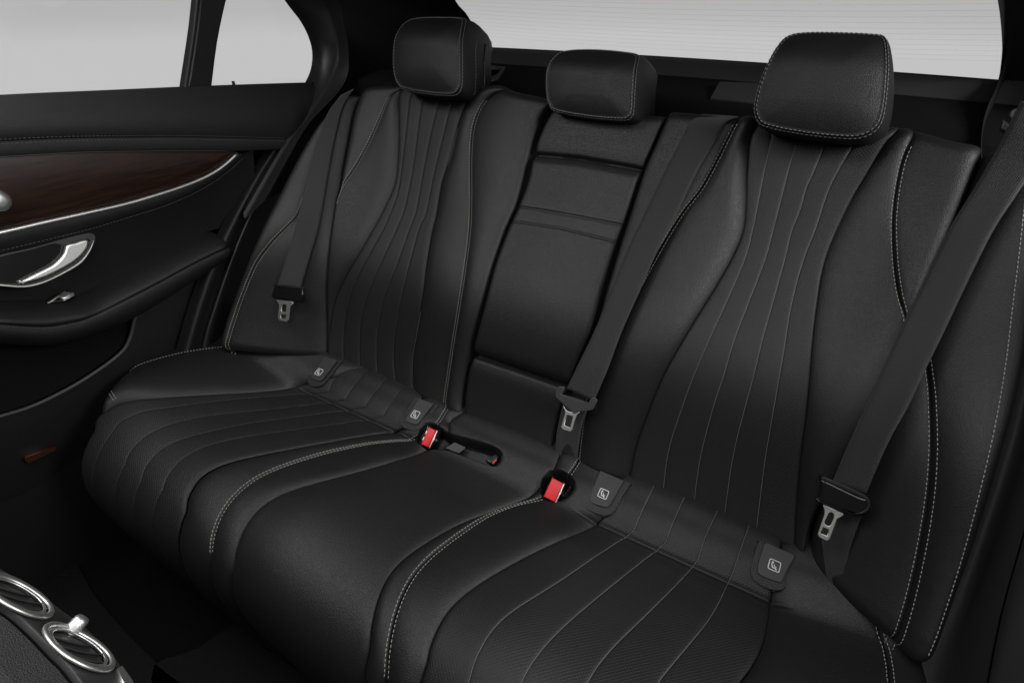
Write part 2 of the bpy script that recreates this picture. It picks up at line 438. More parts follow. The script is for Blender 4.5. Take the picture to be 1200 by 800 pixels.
def box(name, fr, lo, hi, bevel, mat, parent, label=None, taper=0.):
    O, ex, ey, nn = fr; import bmesh
    bm = bmesh.new(); bmesh.ops.create_cube(bm, size=1)
    for v in bm.verts:
        p = [lo[k]+(v.co[k]+.5)*(hi[k]-lo[k]) for k in range(3)]
        if taper and v.co.z > 0:
            cx, cy = (lo[0]+hi[0])/2, (lo[1]+hi[1])/2; p[0] = cx+(p[0]-cx)*(1-taper); p[1] = cy+(p[1]-cy)*(1-taper)
        v.co = Vector(tuple(O+ex*p[0]+ey*p[1]+nn*p[2]))
    if bevel: bmesh.ops.bevel(bm, geom=bm.edges[:], offset=bevel, segments=3, profile=.5, affect='EDGES')
    V = [v.co[:] for v in bm.verts]; bm.verts.index_update(); Fs = [tuple(v.index for v in f.verts) for f in bm.faces]; bm.free()
    return mesh(name, V, Fs, mat, parent, label)

# ================================================================== CUSHION
def C(*p):
    p = [np.array(q, float) for q in p]
    # sharpen the corner where a seam crosses the crease behind the seat pad
    k = next((i for i in range(1, len(p)-1) if KR(p[i])), None)
    if k is not None:
        a, b, c = p[k-1], p[k], p[k+1]; p[k:k+1] = [b+(a-b)*.5, b+(a-b)*.1, b, b+(c-b)*.08, b+(c-b)*.3]
    return Curve(Cush, p)
def KR(q): return min(abs(q[0]-a)+abs(q[1]-b) for a, b in ((385, 459), (405, 468), (428, 477), (449, 488), (743, 621), (780, 635), (818, 655), (858, 673), (905, 691))) < 2
tJ = float(np.interp(0, -PR[:, 0], PT)); tC = float(np.interp(.088, -PR[:, 0], PT))
bench = empty('seat_cushion', (0, -.2, -.3), 'long black leather rear bench cushion with pleated seats and grey stitching', 'seat cushion')
tS0 = float(np.interp(-.035, -PR[:, 0], PT))
XL, XR = -.775, .80
c_left = [
    Curve.raw([0, .08, .14, .25, .36, .45, .50, .6, .9], [-.745, -.785, -.815, -.835, -.805, -.745, -.71, -.67, -.60]),
    C((363, 449), (317, 457), (233, 462), (180, 466), (140, 471), (122, 478), (112, 488), (110, 505)),
    C((406, 430), (392, 446), (385, 459), (330, 463), (270, 468), (210, 476), (157, 484), (141, 493), (132, 506)),
    C((425, 439), (405, 468), (340, 477), (277, 483), (230, 489), (200, 497), (170, 510), (153, 527), (146, 545)),
    C((448, 449), (428, 477), (350, 488), (290, 496), (235, 508), (205, 517), (182, 530), (170, 547), (165, 565)),
    C((469, 458), (449, 488), (380, 499), (310, 508), (265, 516), (233, 525), (212, 538), (197, 555), (190, 575)),
    C((492, 468), (480, 490), (468, 502), (400, 514), (300, 533), (247, 548), (223, 570), (216, 600)),
    C((522, 482), (510, 500), (480, 515), (457, 517), (400, 526), (350, 540), (300, 560), (267, 590), (252, 620), (248, 655)),
    C((537, 486), (527, 495), (525, 507), (505, 524), (460, 540), (400, 557), (327, 578), (293, 606), (277, 640), (272, 670)),
]
c_right = [
    C((655, 534), (650, 548), (640, 565), (617, 583), (575, 598), (533, 615), (490, 641), (460, 665), (440, 706), (431, 766)),
    C((677, 542), (668, 556), (655, 572), (633, 585), (600, 592), (573, 603), (533, 630), (493, 663), (470, 700), (457, 750), (454, 793)),
    C((728, 562), (715, 590), (708, 605), (687, 620), (633, 643), (573, 676), (533, 706), (510, 740), (500, 780)),
    C((763, 576), (753, 598), (743, 621), (700, 650), (650, 684), (593, 720), (573, 740), (558, 768), (550, 796)),
    C((797, 593), (788, 614), (780, 635), (720, 683), (680, 716), (643, 750), (623, 776), (612, 796)),
    C((837, 606), (826, 630), (818, 655), (797, 680), (755, 722), (710, 766), (690, 796)),
    C((875, 623), (866, 648), (858, 673), (833, 723), (800, 763), (773, 796)),
    C((915, 642), (910, 668), (905, 691), (900, 730), (890, 766), (867, 798)),
    C((1032, 745), (1040, 768), (1043, 795)),
    Curve.raw([0, .08, .14, .25, .36, .45, .50, .6, .9], [.66, .665, .68, .695, .69, .68, .67, .66, .66]),
]
PLE = (.0013, .0045, .0013, .0045); DEEP_L = (.009, .030, .003, .010); DEEP_R = (.003, .010, .009, .030)
STI = (.0032, .006, .0032, .006)
curves = c_left+c_right
PLF = (.0003, .0025, .0003, .0025)
prof = [(0, .01, .03, .035), DEEP_L, PLF, PLF, PLF, PLF, DEEP_R, STI, (.006, .02, .004, .015),
        (.004, .015, .006, .02), STI, DEEP_L, PLE, PLE, PLE, PLE, DEEP_R, STI, (.03, .035, 0, .01)]
puff = [.010, .001, .0018, .0018, .0018, .0018, .006, .005, .007, .005, .008, .0009, .0009, .0009, .0009, .0009, .010, .006]
def crease(x, t):
    d = t-tC
    g = -.004*np.exp(-(d/.004)**2) - .003*np.exp(-(d/.015)**2)
    a = np.clip((np.abs(np.abs(x)-.35)-.15)/.03, 0, 1)
    c = np.where(np.abs(x) < .14, .45, 1.)
    return g*(1-a)*c + .004*np.exp(-((t-tC+.045)/.025)**2)
# pocket for the two buckles beside the centre seat
RECESS = [np.array([unproj(Cush, a, b)[:2] for a, b in catmull(L_+L_[:1], 4)]) for L_ in (
    [(498, 500), (507, 498), (514, 502), (530, 511), (560, 520), (580, 527), (587, 535), (580, 545), (566, 542), (545, 534), (522, 526), (500, 524), (490, 515)],
    [(645, 553), (656, 553), (668, 560), (672, 569), (667, 579), (655, 586), (643, 586), (636, 576), (638, 562)])]
def recess(x, t):
    out = np.zeros(np.broadcast(x, t).shape); x = np.broadcast_to(x, out.shape); t = np.broadcast_to(t, out.shape)
    for pg in RECESS:
        m = (x > pg[:, 0].min()-.02) & (x < pg[:, 0].max()+.02) & (t > pg[:, 1].min()-.02) & (t < pg[:, 1].max()+.02)
        if not m.any(): continue
        xs, ts = x[m], t[m]; a = pg[:-1]; b = pg[1:]; ab = b-a
        q = np.stack([xs, ts], 1)[:, None]-a[None]; u = np.clip((q*ab).sum(-1)/((ab**2).sum(-1)+1e-12), 0, 1)
        d = np.sqrt(((q-u[..., None]*ab)**2).sum(-1)).min(1)
        inside = np.zeros(len(xs), bool)
        for k in range(len(a)):
            c = (a[k, 1] > ts) != (b[k, 1] > ts); xi = a[k, 0]+(ts-a[k, 1])*(ab[k, 0])/(ab[k, 1]+1e-12); inside ^= c & (xs < xi)
        sd = np.where(inside, -d, d); out[m] -= .040*sm((.004-sd)/.010)
    return out
def cmod(x, t): return crease(x, t)+recess(x, t)
cp = Patch(Cush, curves, prof, puff, .0, PT[-1]-.01, mod=cmod, seed=4, rows=170, fine=(tC/(PT[-1]-.01),))
# denser rows where the buckle pockets are
cp.v = np.unique(np.concatenate([cp.v, np.linspace(.04, .30, 90)]))
cp.bands([0], 'side_pad', M['leather'], bench, wall_l=.12)
cp.bands([1, 2, 3, 4, 5], 'pleated_panel', M['insert'], bench)
cp.bands([6, 7], 'thigh_bolster', M['leather'], bench)
def dense_band(i):
    pass
cp.bands([8], 'middle_panel', M['leather'], bench)
cp.bands([9, 10], 'thigh_bolster', M['leather'], bench)
cp.bands([11, 12, 13, 14, 15], 'pleated_panel', M['insert'], bench)
cp.bands([16, 17], 'side_pad', M['leather'], bench, wall_r=.12)
tE = .56
st = []
for ci in (7, 10): st += [seam_paths(cp, ci, (-.0036, .0036), .06, tE)]
st += [seam_paths(cp, 17, (-.0036, .0036), .14, .5)]
st += [path_on(cp, [(350, 411), (310, 408), (265, 410), (232, 414), (200, 420), (165, 429), (150, 434), (138, 443)])]
st += [[path_on(cp, [(136, 437), (129, 444), (125, 452), (127, 460), (134, 471)]), path_on(cp, [(140, 437), (133, 444), (129, 452), (131, 460), (138, 470)])]]
stitch_mesh(st, 'stitching', bench)

# ISOFIX style anchor covers: a U flap, a button and its pictogram
def anchor(px, py, lab, ol_flap, ol_btn):
    x, t, P = unproj(Cush, px, py, .004)
    nrm = Cush.pos(np.array([x]), np.array([t]), np.array([.01]))[0]-Cush.pos(np.array([x]), np.array([t]), np.array([.0]))[0]
    fr = frame_at(P, nrm)
    a = plate('anchor_cover', fr, [ol_flap], .010, .0022, M['leather'], bench, label=lab, z=-.0015)
    plate('cover_button', fr, [ol_btn], .009, .0018, M['cover'], a, z=.0032)
    # pictogram: ring-shaped rounded square with a seated child shape
    s = .0085; cx, cy = 0, -.001
    def rr(h, r, n=5):
        o = []
        for qx, qy, a0 in ((1, 1, 0), (-1, 1, 90), (-1, -1, 180), (1, -1, 270)):
            for k in range(n):
                an = math.radians(a0+90*k/(n-1)); o.append((cx+qx*(h-r)+r*math.cos(an), cy+qy*(h-r)+r*math.sin(an)))
        return o
    zt = .0032+.0045+.0002
    # icon centre sits at the traced pixel
    plate('symbol_frame', fr, [rr(s, .003), rr(s-.0013, .002)], .0004, 0., M['icon'], a, pix=False, z=zt, smooth_pts=False)
    def dot(x0, y0, r): return [(x0+r*math.cos(k*math.pi/5), y0+r*math.sin(k*math.pi/5)) for k in range(10)]
    plate('symbol_figure', fr, [dot(cx-.0030, cy+.0038, .0016)], .0004, 0., M['icon'], a, pix=False, z=zt, smooth_pts=False)
    plate('symbol_figure', fr, [[(cx-.0052, cy+.002), (cx-.0036, cy+.0018), (cx-.0014, cy-.0026), (cx+.0030, cy-.0030), (cx+.0048, cy-.0058), (cx+.0030, cy-.0062), (cx+.0016, cy-.0046), (cx-.0028, cy-.0044)]], .0004, 0., M['icon'], a, pix=False, z=zt, smooth_pts=False)
    plate('symbol_figure', fr, [[(cx-.0016, cy+.0018), (cx-.0002, cy+.0014), (cx+.0012, cy-.0008), (cx+.0034, cy-.0012), (cx+.0034, cy-.0022), (cx+.0004, cy-.0020)]], .0004, 0., M['icon'], a, pix=False, z=zt, smooth_pts=False)
    return a
anchor(376, 437.5, 'anchor cover at the outer end of the far pleated seat',
       [(377, 419), (377, 419), (369, 432), (363.5, 444), (364, 450), (370, 453), (378, 452), (386, 444), (396, 431), (401, 425), (401, 425)],
       [(381, 419.5), (381, 419.5), (373, 432), (367.5, 441), (368, 443.5), (375, 446.5), (378.5, 445), (385, 437), (395, 424), (395, 424)])
anchor(488.5, 487, 'anchor cover of the far pleated seat beside the red buckle',
       [(488, 468), (488, 468), (480, 480), (472, 492), (473, 499), (480, 503), (489, 504), (496, 500), (504, 488), (513, 477), (513, 477)],
       [(492.5, 469), (492.5, 469), (484, 482), (478, 491), (479, 494), (487, 497), (491, 496), (496, 489), (507, 475), (507, 475)])
anchor(707.5, 579.5, 'anchor cover of the near pleated seat beside the red buckle',
       [(699, 552), (699, 552), (692, 570), (686, 584), (688, 594), (700, 601), (711, 603), (719, 598), (728, 582), (737, 568), (737, 568)],
       [(704.5, 554), (704.5, 554), (698, 570), (693.5, 583), (696, 589), (708, 593), (713, 592), (718, 584), (729, 565), (729, 565)])
anchor(906.5, 663, 'anchor cover at the outer end of the near pleated seat',
       [(890, 636), (890, 636), (885, 652), (881, 668), (885, 679), (900, 688), (912, 690), (920, 684), (928, 669), (934, 656), (934, 656)],
       [(897.5, 638), (897.5, 638), (892, 654), (889, 667), (892, 673), (910, 680), (914, 679), (920, 667), (928.5, 652), (928.5, 652)])

# ================================================================== BACKRESTS
B = lambda *p: Curve(Back, p)
def edge_s(pts, h=-.02):
    q = np.array([unproj(Back, a, b, h)[:2] for a, b in catmull(pts, 5)]); q = q[np.argsort(q[:, 0])]
    return lambda x: np.interp(x, q[:, 0], q[:, 1])
GAP = (.018, .022, .018, .022)
# ---- far (left) seatback
lb = empty('seatback', (-.36, .02, 0), 'far black leather seatback with pleated centre, beyond the middle section', 'seatback', 'outer seatbacks of the rear bench')
lc = [
    B((421, 106), (412, 130), (404, 170), (396, 215), (389, 265), (384, 310), (382, 360), (381, 425)),
    B((467, 104), (455, 117), (446, 137), (432, 168), (415, 198), (400, 220), (392, 245), (385, 300), (383, 350), (382, 425)),
    B((470, 104), (467, 118), (467, 150), (466, 185), (462, 215), (450, 243), (440, 262), (420, 298), (402, 330), (390, 360), (384, 400), (384, 430)),
    B((487, 105), (480, 118), (476, 150), (472, 185), (466, 225), (452, 262), (433, 298), (415, 335), (405, 370), (402, 400), (403, 433)),
    B((503, 106), (495, 120), (490, 150), (484, 195), (475, 240), (465, 267), (450, 300), (433, 340), (423, 375), (421, 410), (422, 442)),
    B((519, 107), (513, 123), (505, 155), (496, 200), (488, 245), (480, 267), (465, 310), (450, 350), (442, 390), (441, 420), (443, 450)),
    B((534, 108), (528, 124), (519, 160), (508, 205), (499, 250), (491, 267), (478, 315), (470, 350), (463, 390), (461, 420), (464, 458)),
    B((556, 110), (545, 122), (536, 147), (528, 180), (517, 215), (511, 250), (506, 270), (499, 310), (494, 350), (487, 390), (482, 420), (483, 450), (487, 470)),
    B((594, 103), (577, 112), (564, 126), (555, 150), (552, 185), (552, 230), (551, 267), (546, 310), (540, 350), (532, 400), (526, 440), (522, 470), (524, 484)),
    B((642, 124), (632, 140), (622, 170), (613, 210), (605, 240), (593, 267), (578, 310), (564, 360), (551, 410), (545, 440), (541, 470), (542, 490)),
]
dL = (.007, .026, .003, .010); dR = (.003, .010, .007, .026)
GAI = (.008, .007, .008, .007)
lprof = [GAP, STI, dL, PLE, PLE, PLE, PLE, dR, STI, GAI]
lpuff = [.004, .006, .0009, .0009, .0009, .0009, .0009, .007, .011]
top_l = edge_s([(418, 109), (430, 104), (450, 102), (480, 102), (530, 102), (575, 102), (594, 104), (612, 112), (642, 118)])
lp = Patch(Back, lc, lprof, lpuff, -.008, top_l, top=.022, bot=.018, seed=11, rows=150)
lp.bands([0, 1], 'side_panel', M['leather'], lb, 'outer side panel', wall_l=.06, back=.08)
lp.bands([2, 3, 4, 5, 6], 'pleated_panel', M['insert'], lb, back=.08)
lp.bands([7, 8], 'side_panel', M['leather'], lb, 'inner side panel', wall_r=.06, back=.08)
stitch_mesh([seam_paths(lp, 1, (-.0034, .0034), .36, .615), seam_paths(lp, 8, (-.0034, .0034), .0, .63)], 'stitching', lb)

# ---- near (right) seatback
rb = empty('seatback', (.36, .02, 0), 'near black leather seatback with pleated centre, largest in view', 'seatback', 'outer seatbacks of the rear bench')
rc = [
    B((781, 137), (769, 165), (754, 200), (737, 253), (725, 290), (710, 340), (697, 388), (682, 425), (667, 470), (657, 510), (652, 545)),
    B((866, 139), (855, 160), (840, 190), (822, 222), (800, 250), (775, 290), (745, 345), (720, 395), (700, 440), (684, 490), (677, 545)),
    B((888, 145), (880, 160), (877, 180), (875, 210), (874, 250), (870, 275), (858, 303), (838, 338), (815, 375), (797, 405), (775, 445), (757, 490), (745, 525), (735, 572)),
    B((905, 150), (902, 170), (896, 200), (889, 235), (882, 270), (873, 303), (853, 350), (830, 400), (815, 435), (800, 475), (783, 530), (775, 595)),
    B((935, 153), (932, 170), (924, 200), (915, 235), (906, 270), (897, 303), (879, 350), (860, 400), (848, 440), (835, 480), (820, 540), (811, 608)),
    B((970, 156), (966, 170), (955, 198), (945, 220), (938, 245), (928, 270), (920, 303), (907, 350), (893, 400), (882, 445), (871, 485), (858, 540), (846, 625)),
    B((1005, 158), (1000, 170), (985, 195), (970, 225), (957, 265), (945, 295), (934, 330), (925, 370), (918, 415), (910, 460), (903, 500), (895, 550), (884, 640)),
    B((1048, 156), (1036, 170), (1018, 200), (1000, 230), (984, 262), (970, 295), (962, 325), (956, 365), (952, 400), (948, 450), (944, 490), (938, 540), (933, 600), (930, 655)),
    B((1073, 150), (1070, 160), (1059, 185), (1052, 215), (1048, 245), (1047, 270), (1049, 310), (1054, 345), (1062, 374), (1062, 400), (1045, 440), (1010, 500), (980, 560), (952, 610), (940, 665)),
    B((1156, 173), (1140, 215), (1119, 267), (1095, 320), (1070, 375), (1045, 430), (1012, 500), (983, 560), (955, 610), (944, 668)),
]
rprof = [GAI, STI, dL, PLE, PLE, PLE, PLE, dR, STI, GAP]
rpuff = [.006, .018, .0009, .0009, .0009, .0009, .0009, .007, .006]
top_r = edge_s([(800, 134), (830, 137), (865, 139), (900, 143), (1000, 150), (1050, 150), (1075, 156), (1110, 167), (1130, 170), (1158, 172)])
rp = Patch(Back, rc, rprof, rpuff, -.008, top_r, top=.022, bot=.018, seed=12, rows=170)
rp.bands([0, 1], 'side_panel', M['leather'], rb, 'inner side panel', wall_l=.06, back=.08)
rp.bands([2, 3, 4, 5, 6], 'pleated_panel', M['insert'], rb, back=.08)
rp.bands([7, 8], 'side_panel', M['leather'], rb, 'outer side panel', wall_r=.06, back=.08)
stitch_mesh([seam_paths(rp, 1, (-.0034, .0034), .0, .635), seam_paths(rp, 8, (-.0034, .0034), .36, .635)], 'stitching', rb)

def pleat_lines(p, ids, sa, sb, parent, g='pleat_seam'):  # thin light tubes stand in for the highlight each pleat catches
    for ci in ids:
        (P, N), = seam_paths(p, ci, (.0,), sa, sb, .0002); tube(P, .0005, g, M['phighlight'], parent, ns=5)
pleat_lines(rp, (3, 4, 5, 6), .0, .62, rb)
pleat_lines(cp, (12, 13, 14, 15), .05, .56, bench)
# ---- middle section with the folding armrest
mb = empty('middle_seatback', (0, .02, 0), 'narrow middle seatback section with fold-down armrest pad', 'seatback')
mc = [B((648, 128), (638, 145), (628, 170), (620, 210), (609, 240), (597, 267), (581, 310), (568, 360), (555, 410), (548, 440), (544, 470), (545, 495)),
      B((778, 138), (766, 165), (751, 200), (734, 253), (722, 287), (707, 335), (693, 384), (678, 418), (661, 462), (651, 500), (645, 535))]
top_m = edge_s([(630, 124), (660, 128), (740, 136), (775, 138), (800, 139)])
def s_of(x0, pts):
    q = np.array([unproj(Back, a, b)[:2] for a, b in pts]); q = q[np.argsort(q[:, 0])]; return lambda x: np.interp(x, q[:, 0], q[:, 1])
g1 = s_of(0, [(620, 180), (680, 186), (750, 198)]); g2 = s_of(0, [(598, 241), (660, 251), (728, 264)]); g3 = s_of(0, [(595, 259), (660, 269), (722, 284)]); g4 = s_of(0, [(550, 415), (600, 431), (663, 453), (690, 463)])
def mmod(x, s):
    a = s-g1(x); b = s-g2(x); c = s-g3(x); d = s-g4(x)
    return (-.009*np.exp(-(a/.0035)**2)-.003*np.exp(-(a/.014)**2)-.0018*np.exp(-(b/.0022)**2)-.0018*np.exp(-(c/.0022)**2)
            - .0006*((b < 0) & (c > 0))-.013*np.exp(-(d/.005)**2)-.006*np.exp(-(d/.018)**2)+.005*sm(-a/.02)*sm(d/.02))
mp_ = Patch(Back, mc, [(0, .01, .007, .010), (.007, .010, 0, .01)], [.003], -.008, top_m, top=.02, mod=mmod, seed=21, rows=420, base=.001)
def rows_of(name, va, vb, label=None):
    keep = mp_.v; mp_.v = keep[(keep >= va-1e-6) & (keep <= vb+1e-6)]
    o = mp_.bands([0], name, M['leather'], mb, label, wall_l=.05, wall_r=.05, back=.08 if vb >= 1 else 0); mp_.v = keep; return o
tm = float(top_m(0.)); V1 = mp_.v[np.argmin(abs(mp_.v-(float(g1(0.))+.008)/(tm+.008)))]; V4 = mp_.v[np.argmin(abs(mp_.v-(float(g4(0.))+.008)/(tm+.008)))]
rows_of('upper_pad', V1, 1.); rows_of('armrest_pad', V4, V1); rows_of('lower_pad', 0, V4)
xs = np.linspace(float(mc[0](.45))+.008, float(mc[1](.45))-.008, 60)
pp = []
for g, o in ((g2, .004), (g3, -.004)):
    ss = g(xs)+o; P = mp_.P(xs, ss, .0002); pp.append((P, mp_.P(xs, ss, .01)-P))
stitch_mesh(pp, 'stitching', mb, mat=M['dthread'])
# pull strap at the top between middle and near seatback
# ---- side bolsters
def bolster(name, lab, cs, pf, pu, bot, topf, seed, st_fn):
    o = empty(name, (float(cs[1](.3)), 0, 0), lab, 'bolster', 'side bolsters beside the outer seatbacks')
    p = Patch(Back, cs, pf, pu, bot, topf, top=.02, bot=.02, seed=seed, rows=150)
    return o, p
blc = [
    B((403, 116), (385, 128), (372, 140), (358, 160), (340, 190), (322, 225), (303, 262), (285, 305), (270, 345), (258, 380), (252, 405), (250, 418)),
    B((395, 120), (382, 150), (370, 185), (362, 215), (350, 250), (335, 267), (318, 285), (300, 310), (285, 345), (273, 380), (266, 405), (265, 420)),
    B((420, 112), (411, 130), (403, 170), (395, 215), (388, 265), (383, 310), (381, 360), (380, 425)),
]
top_bl = edge_s([(385, 128), (398, 120), (410, 116), (425, 114)])
blo, blp = bolster('side_bolster', 'far black leather side bolster behind the far belt, next to the wood-trimmed door', blc,
                   [(0, .01, .03, .03), STI, (.014, .018, 0, .01)], [.006, .008], edge_s([(250, 410), (300, 414), (382, 421)], 0), top_bl, 31, None)
blp.bands([0, 1], 'bolster_pad', M['leather'], blo, wall_l=.10, wall_r=.05, back=.08)
stitch_mesh([seam_paths(blp, 1, (-.003, .003), -.035, .54)], 'stitching', blo)
brc = [
    B((1160, 178), (1143, 215), (1122, 267), (1098, 320), (1073, 375), (1048, 430), (1015, 500), (986, 560), (958, 610), (947, 668)),
    B((1185, 185), (1150, 260), (1100, 350), (1085, 400), (1087, 428), (1091, 460), (1093, 510), (1092, 545), (1089, 580), (1083, 620), (1073, 670), (1063, 710), (1052, 745), (1040, 775)),
    B((1238, 190), (1225, 250), (1213, 320), (1207, 400), (1190, 480), (1168, 560), (1143, 640), (1118, 710), (1100, 760), (1085, 790)),
]
top_br = edge_s([(1150, 185), (1165, 178), (1200, 185), (1240, 195)])
bro, brp = bolster('side_bolster', 'near black leather side bolster with stitched edge, under the near belt', brc,
                   [(0, .01, .014, .018), STI, (.010, .012, 0, .01)], [.006, .012], edge_s([(944, 662), (1000, 713), (1045, 753), (1070, 775), (1088, 782)], 0), top_br, 32, None)
brp.bands([0, 1], 'bolster_pad', M['leather'], bro, wall_l=.05, wall_r=.10, back=.08)
ed = path_on(brp, [(1199, 210), (1194, 260), (1189, 310), (1183, 360), (1176, 420), (1168, 470), (1158, 520), (1148, 562), (1136, 610), (1122, 660), (1107, 708), (1096, 740), (1084, 768)])
stitch_mesh([seam_paths(brp, 1, (-.0038, .0038), -.055, .40), ed], 'stitching', bro)

# ================================================================== HEADRESTS (parts of the seatbacks)
def headrest(parent, outline, lab, yb, tilt=.30, depth=.10, bulge=1.07, sag=.012, skew=0.):
    n = np.array([0, -math.cos(tilt), math.sin(tilt)]); cx, cy = np.mean([p[0] for p in outline]), np.mean([p[1] for p in outline])
    d = np.array([0, yb, .64])@n
    m = len(outline); ext = outline[-2:]+outline+outline[:3]; dd = catmull(ext, 8)[16:16+m*8]
    L_ = np.array([on_plane(a, b, n, d) for a, b in dd]); c = L_.mean(0)
    up = np.array([0, math.sin(tilt), math.cos(tilt)])
    hgt = (L_@up).max()-(L_@up).min(); mid = ((L_@up).max()+(L_@up).min())/2
    def ring(sc, dep, gusset=False):
        P = c+(L_-c)*sc; b = ((P@up)-mid)/hgt                 # -0.5..0.5
        back = dep+.030*np.clip(b-.05, 0, 1)**2/.2+.006*np.clip(-b-.2, 0, 1)
        q = min(1, max(0, dep)/depth)
        P = P-up[None]*(hgt*.30*q**1.8*np.clip(b+.1, 0, 1))[:, None]
        return P-n[None]*back[:, None]+np.array([[skew*max(0, dep-.004), 0, 0]])
    N = len(L_); rings = []
    for k in range(1, 24):
        q = k/24; rings.append(ring(q, -sag*(1-q**2.6)))
    for q, dd_ in ((.965, -.0015), (.985, .0005), (.995, .0028)): rings.append(ring(q, dd_))
    fr_n = len(rings)
    side = [(.998, .0045), (1.004, .0022), (1.012, .0025), (1.024, .006), (1.038, .014), (bulge-.008, .028), (bulge, .045), (bulge-.004, depth*.62), (bulge-.04, depth*.80), (bulge-.11, depth-.008), (.80, depth), (.5, depth+.005), (.2, depth+.006)]
    srings = [rings[-1]]+[ring(a, b) for a, b in side]
    ctr = c+n*sag; V = np.vstack([ctr[None]]+rings)
    Fs = [(0, 1+(j+1) % N, 1+j) for j in range(N)]+grid_faces(fr_n, N, 1, close=True, flip=True)
    V[:, :] += 0
    o = mesh('headrest', V, Fs, M['hleather'], parent, lab)
    V2 = np.vstack(srings+[(c-n*(depth+.006))[None]]); F2 = grid_faces(len(srings), N, 0, close=True, flip=True)
    k0 = (len(srings)-1)*N; F2 += [(k0+j, k0+(j+1) % N, len(V2)-1) for j in range(N)]
    mesh('side_panel', V2, F2, M['hleather'], o)
    # orientation fix: make normals consistent outward
    for ob in (o, o.children[0]):
        import bmesh
        bm = bmesh.new(); bm.from_mesh(ob.data); bmesh.ops.recalc_face_normals(bm, faces=bm.faces); bm.to_mesh(ob.data); bm.free()
    a1 = ring(.972, -.0022); a2 = ring(1.016, .0030)
    cl = lambda P: np.vstack([P, P[:1]])
    N1 = np.tile(n, (N+1, 1))
    stitch_mesh([[(cl(a1), N1), (cl(a2), N1+(cl(a2)-c)*4)]], 'stitching', o, L=.0040, gap=.0022, r=.00045, mat=M['hthread'])
    if depth > .126:
        for sc_, dp_, kind_ in ((bulge+.003, .044, 0), (bulge+.002, .078, 1)):
            Q = ring(sc_, dp_); b = ((Q@up)-mid)/hgt; a = (Q-c)[:, 0]
            sel = (a > .72*a.max()) & (b < .30) & (b > -.46); idx = np.where(sel)[0]
            if len(idx) > 4:
                br = np.where(np.diff(idx) > 1)[0]
                if len(br): idx = np.concatenate([idx[br[0]+1:], idx[:br[0]+1]])
                if kind_: tube(Q[idx], .0012, 'shell_seam', M['gloss'], o.children[0], ns=6)
                else: stitch_mesh([(Q[idx], Q[idx]-c)], 'stitching', o.children[0], L=.0040, gap=.0022, r=.00045, mat=M['hthread'])
    for sx in (-.045, .045):
        bp = c-n*.085+np.array([sx, 0, 0])+up*(-hgt*.40)
        tube(np.array([bp, bp-up*.07-n*.0]), .006, 'support_post', M['gloss'], o, ns=12)
    return o
headrest(lb, [(470, 21), (482, 16), (508, 15), (530, 16), (537, 24), (540, 58), (540, 92), (537, 106), (528, 111), (500, 109), (474, 104), (465, 97), (461, 83), (461, 55), (464, 35)],
         'headrest of the far seat', .285, depth=.128)
headrest(mb, [(648, 62), (660, 55), (690, 53), (725, 56), (742, 61), (744, 75), (743, 100), (741, 130), (737, 138), (727, 140), (690, 137), (652, 130), (643, 122), (640, 105), (641, 80)],
         'headrest of the middle seat', .295, sag=.010, depth=.125, skew=.10)
headrest(rb, [(913, 49), (924, 37), (942, 32), (980, 31), (1026, 33), (1039, 38), (1041, 60), (1040, 90), (1036, 128), (1029, 148), (1013, 159), (990, 161), (940, 156), (897, 147), (887, 138), (885, 122), (892, 95), (902, 70)],
         'headrest of the near seat', .275, bulge=1.06, skew=.20)

# ================================================================== SEAT BELTS
def strap(name, surf, pairs, parent, lab=None, th=.0016, n=10):
    """webbing between a left and a right edge; pairs = (left px, right px, height above the backrest plane)"""
    A = np.array([[*l, *r, h] for l, r, h in pairs], float); D = catmull(A, n); Ls, Rs = [], []
    for a in D:
        Ls.append(unproj(surf, a[0], a[1], a[4])[2]); Rs.append(unproj(surf, a[2], a[3], a[4])[2])
    Ls, Rs = np.array(Ls), np.array(Rs); K = 9; V, UV = [], []
    T = np.gradient((Ls+Rs)/2, axis=0); X = Rs-Ls; Nn = np.cross(T, X); Nn /= np.linalg.norm(Nn, axis=1)[:, None]
    if (Nn[0]@(CAM-Ls[0])) < 0: Nn = -Nn
    ln = np.concatenate([[0], np.cumsum(np.linalg.norm(np.diff((Ls+Rs)/2, axis=0), axis=1))])
    prof_ = [(j/(K-1), (1 if 0 < j < K-1 else .3)) for j in range(K)]+[(j/(K-1), -(1 if 0 < j < K-1 else .3)) for j in range(K-1, -1, -1)]
    for i in range(len(Ls)):
        for u, s in prof_: V.append(Ls[i]+(Rs[i]-Ls[i])*u+Nn[i]*th/2*s); UV.append((u, ln[i]))
    Fs = grid_faces(len(Ls), 2*K, close=True)+[tuple(range(2*K-1, -1, -1)), tuple((len(Ls)-1)*2*K+k for k in range(2*K))]
    return mesh(name, V, Fs, M['web'], parent, lab, uv=UV)
def hframe(px, py, h, surf=Back):
    x, s, P = unproj(surf, px, py, h)
    a = surf.pos(np.array([x]), np.array([s]), np.array([h+.01]))[0]-surf.pos(np.array([x]), np.array([s]), np.array([h]))[0]
    return frame_at(P, a)
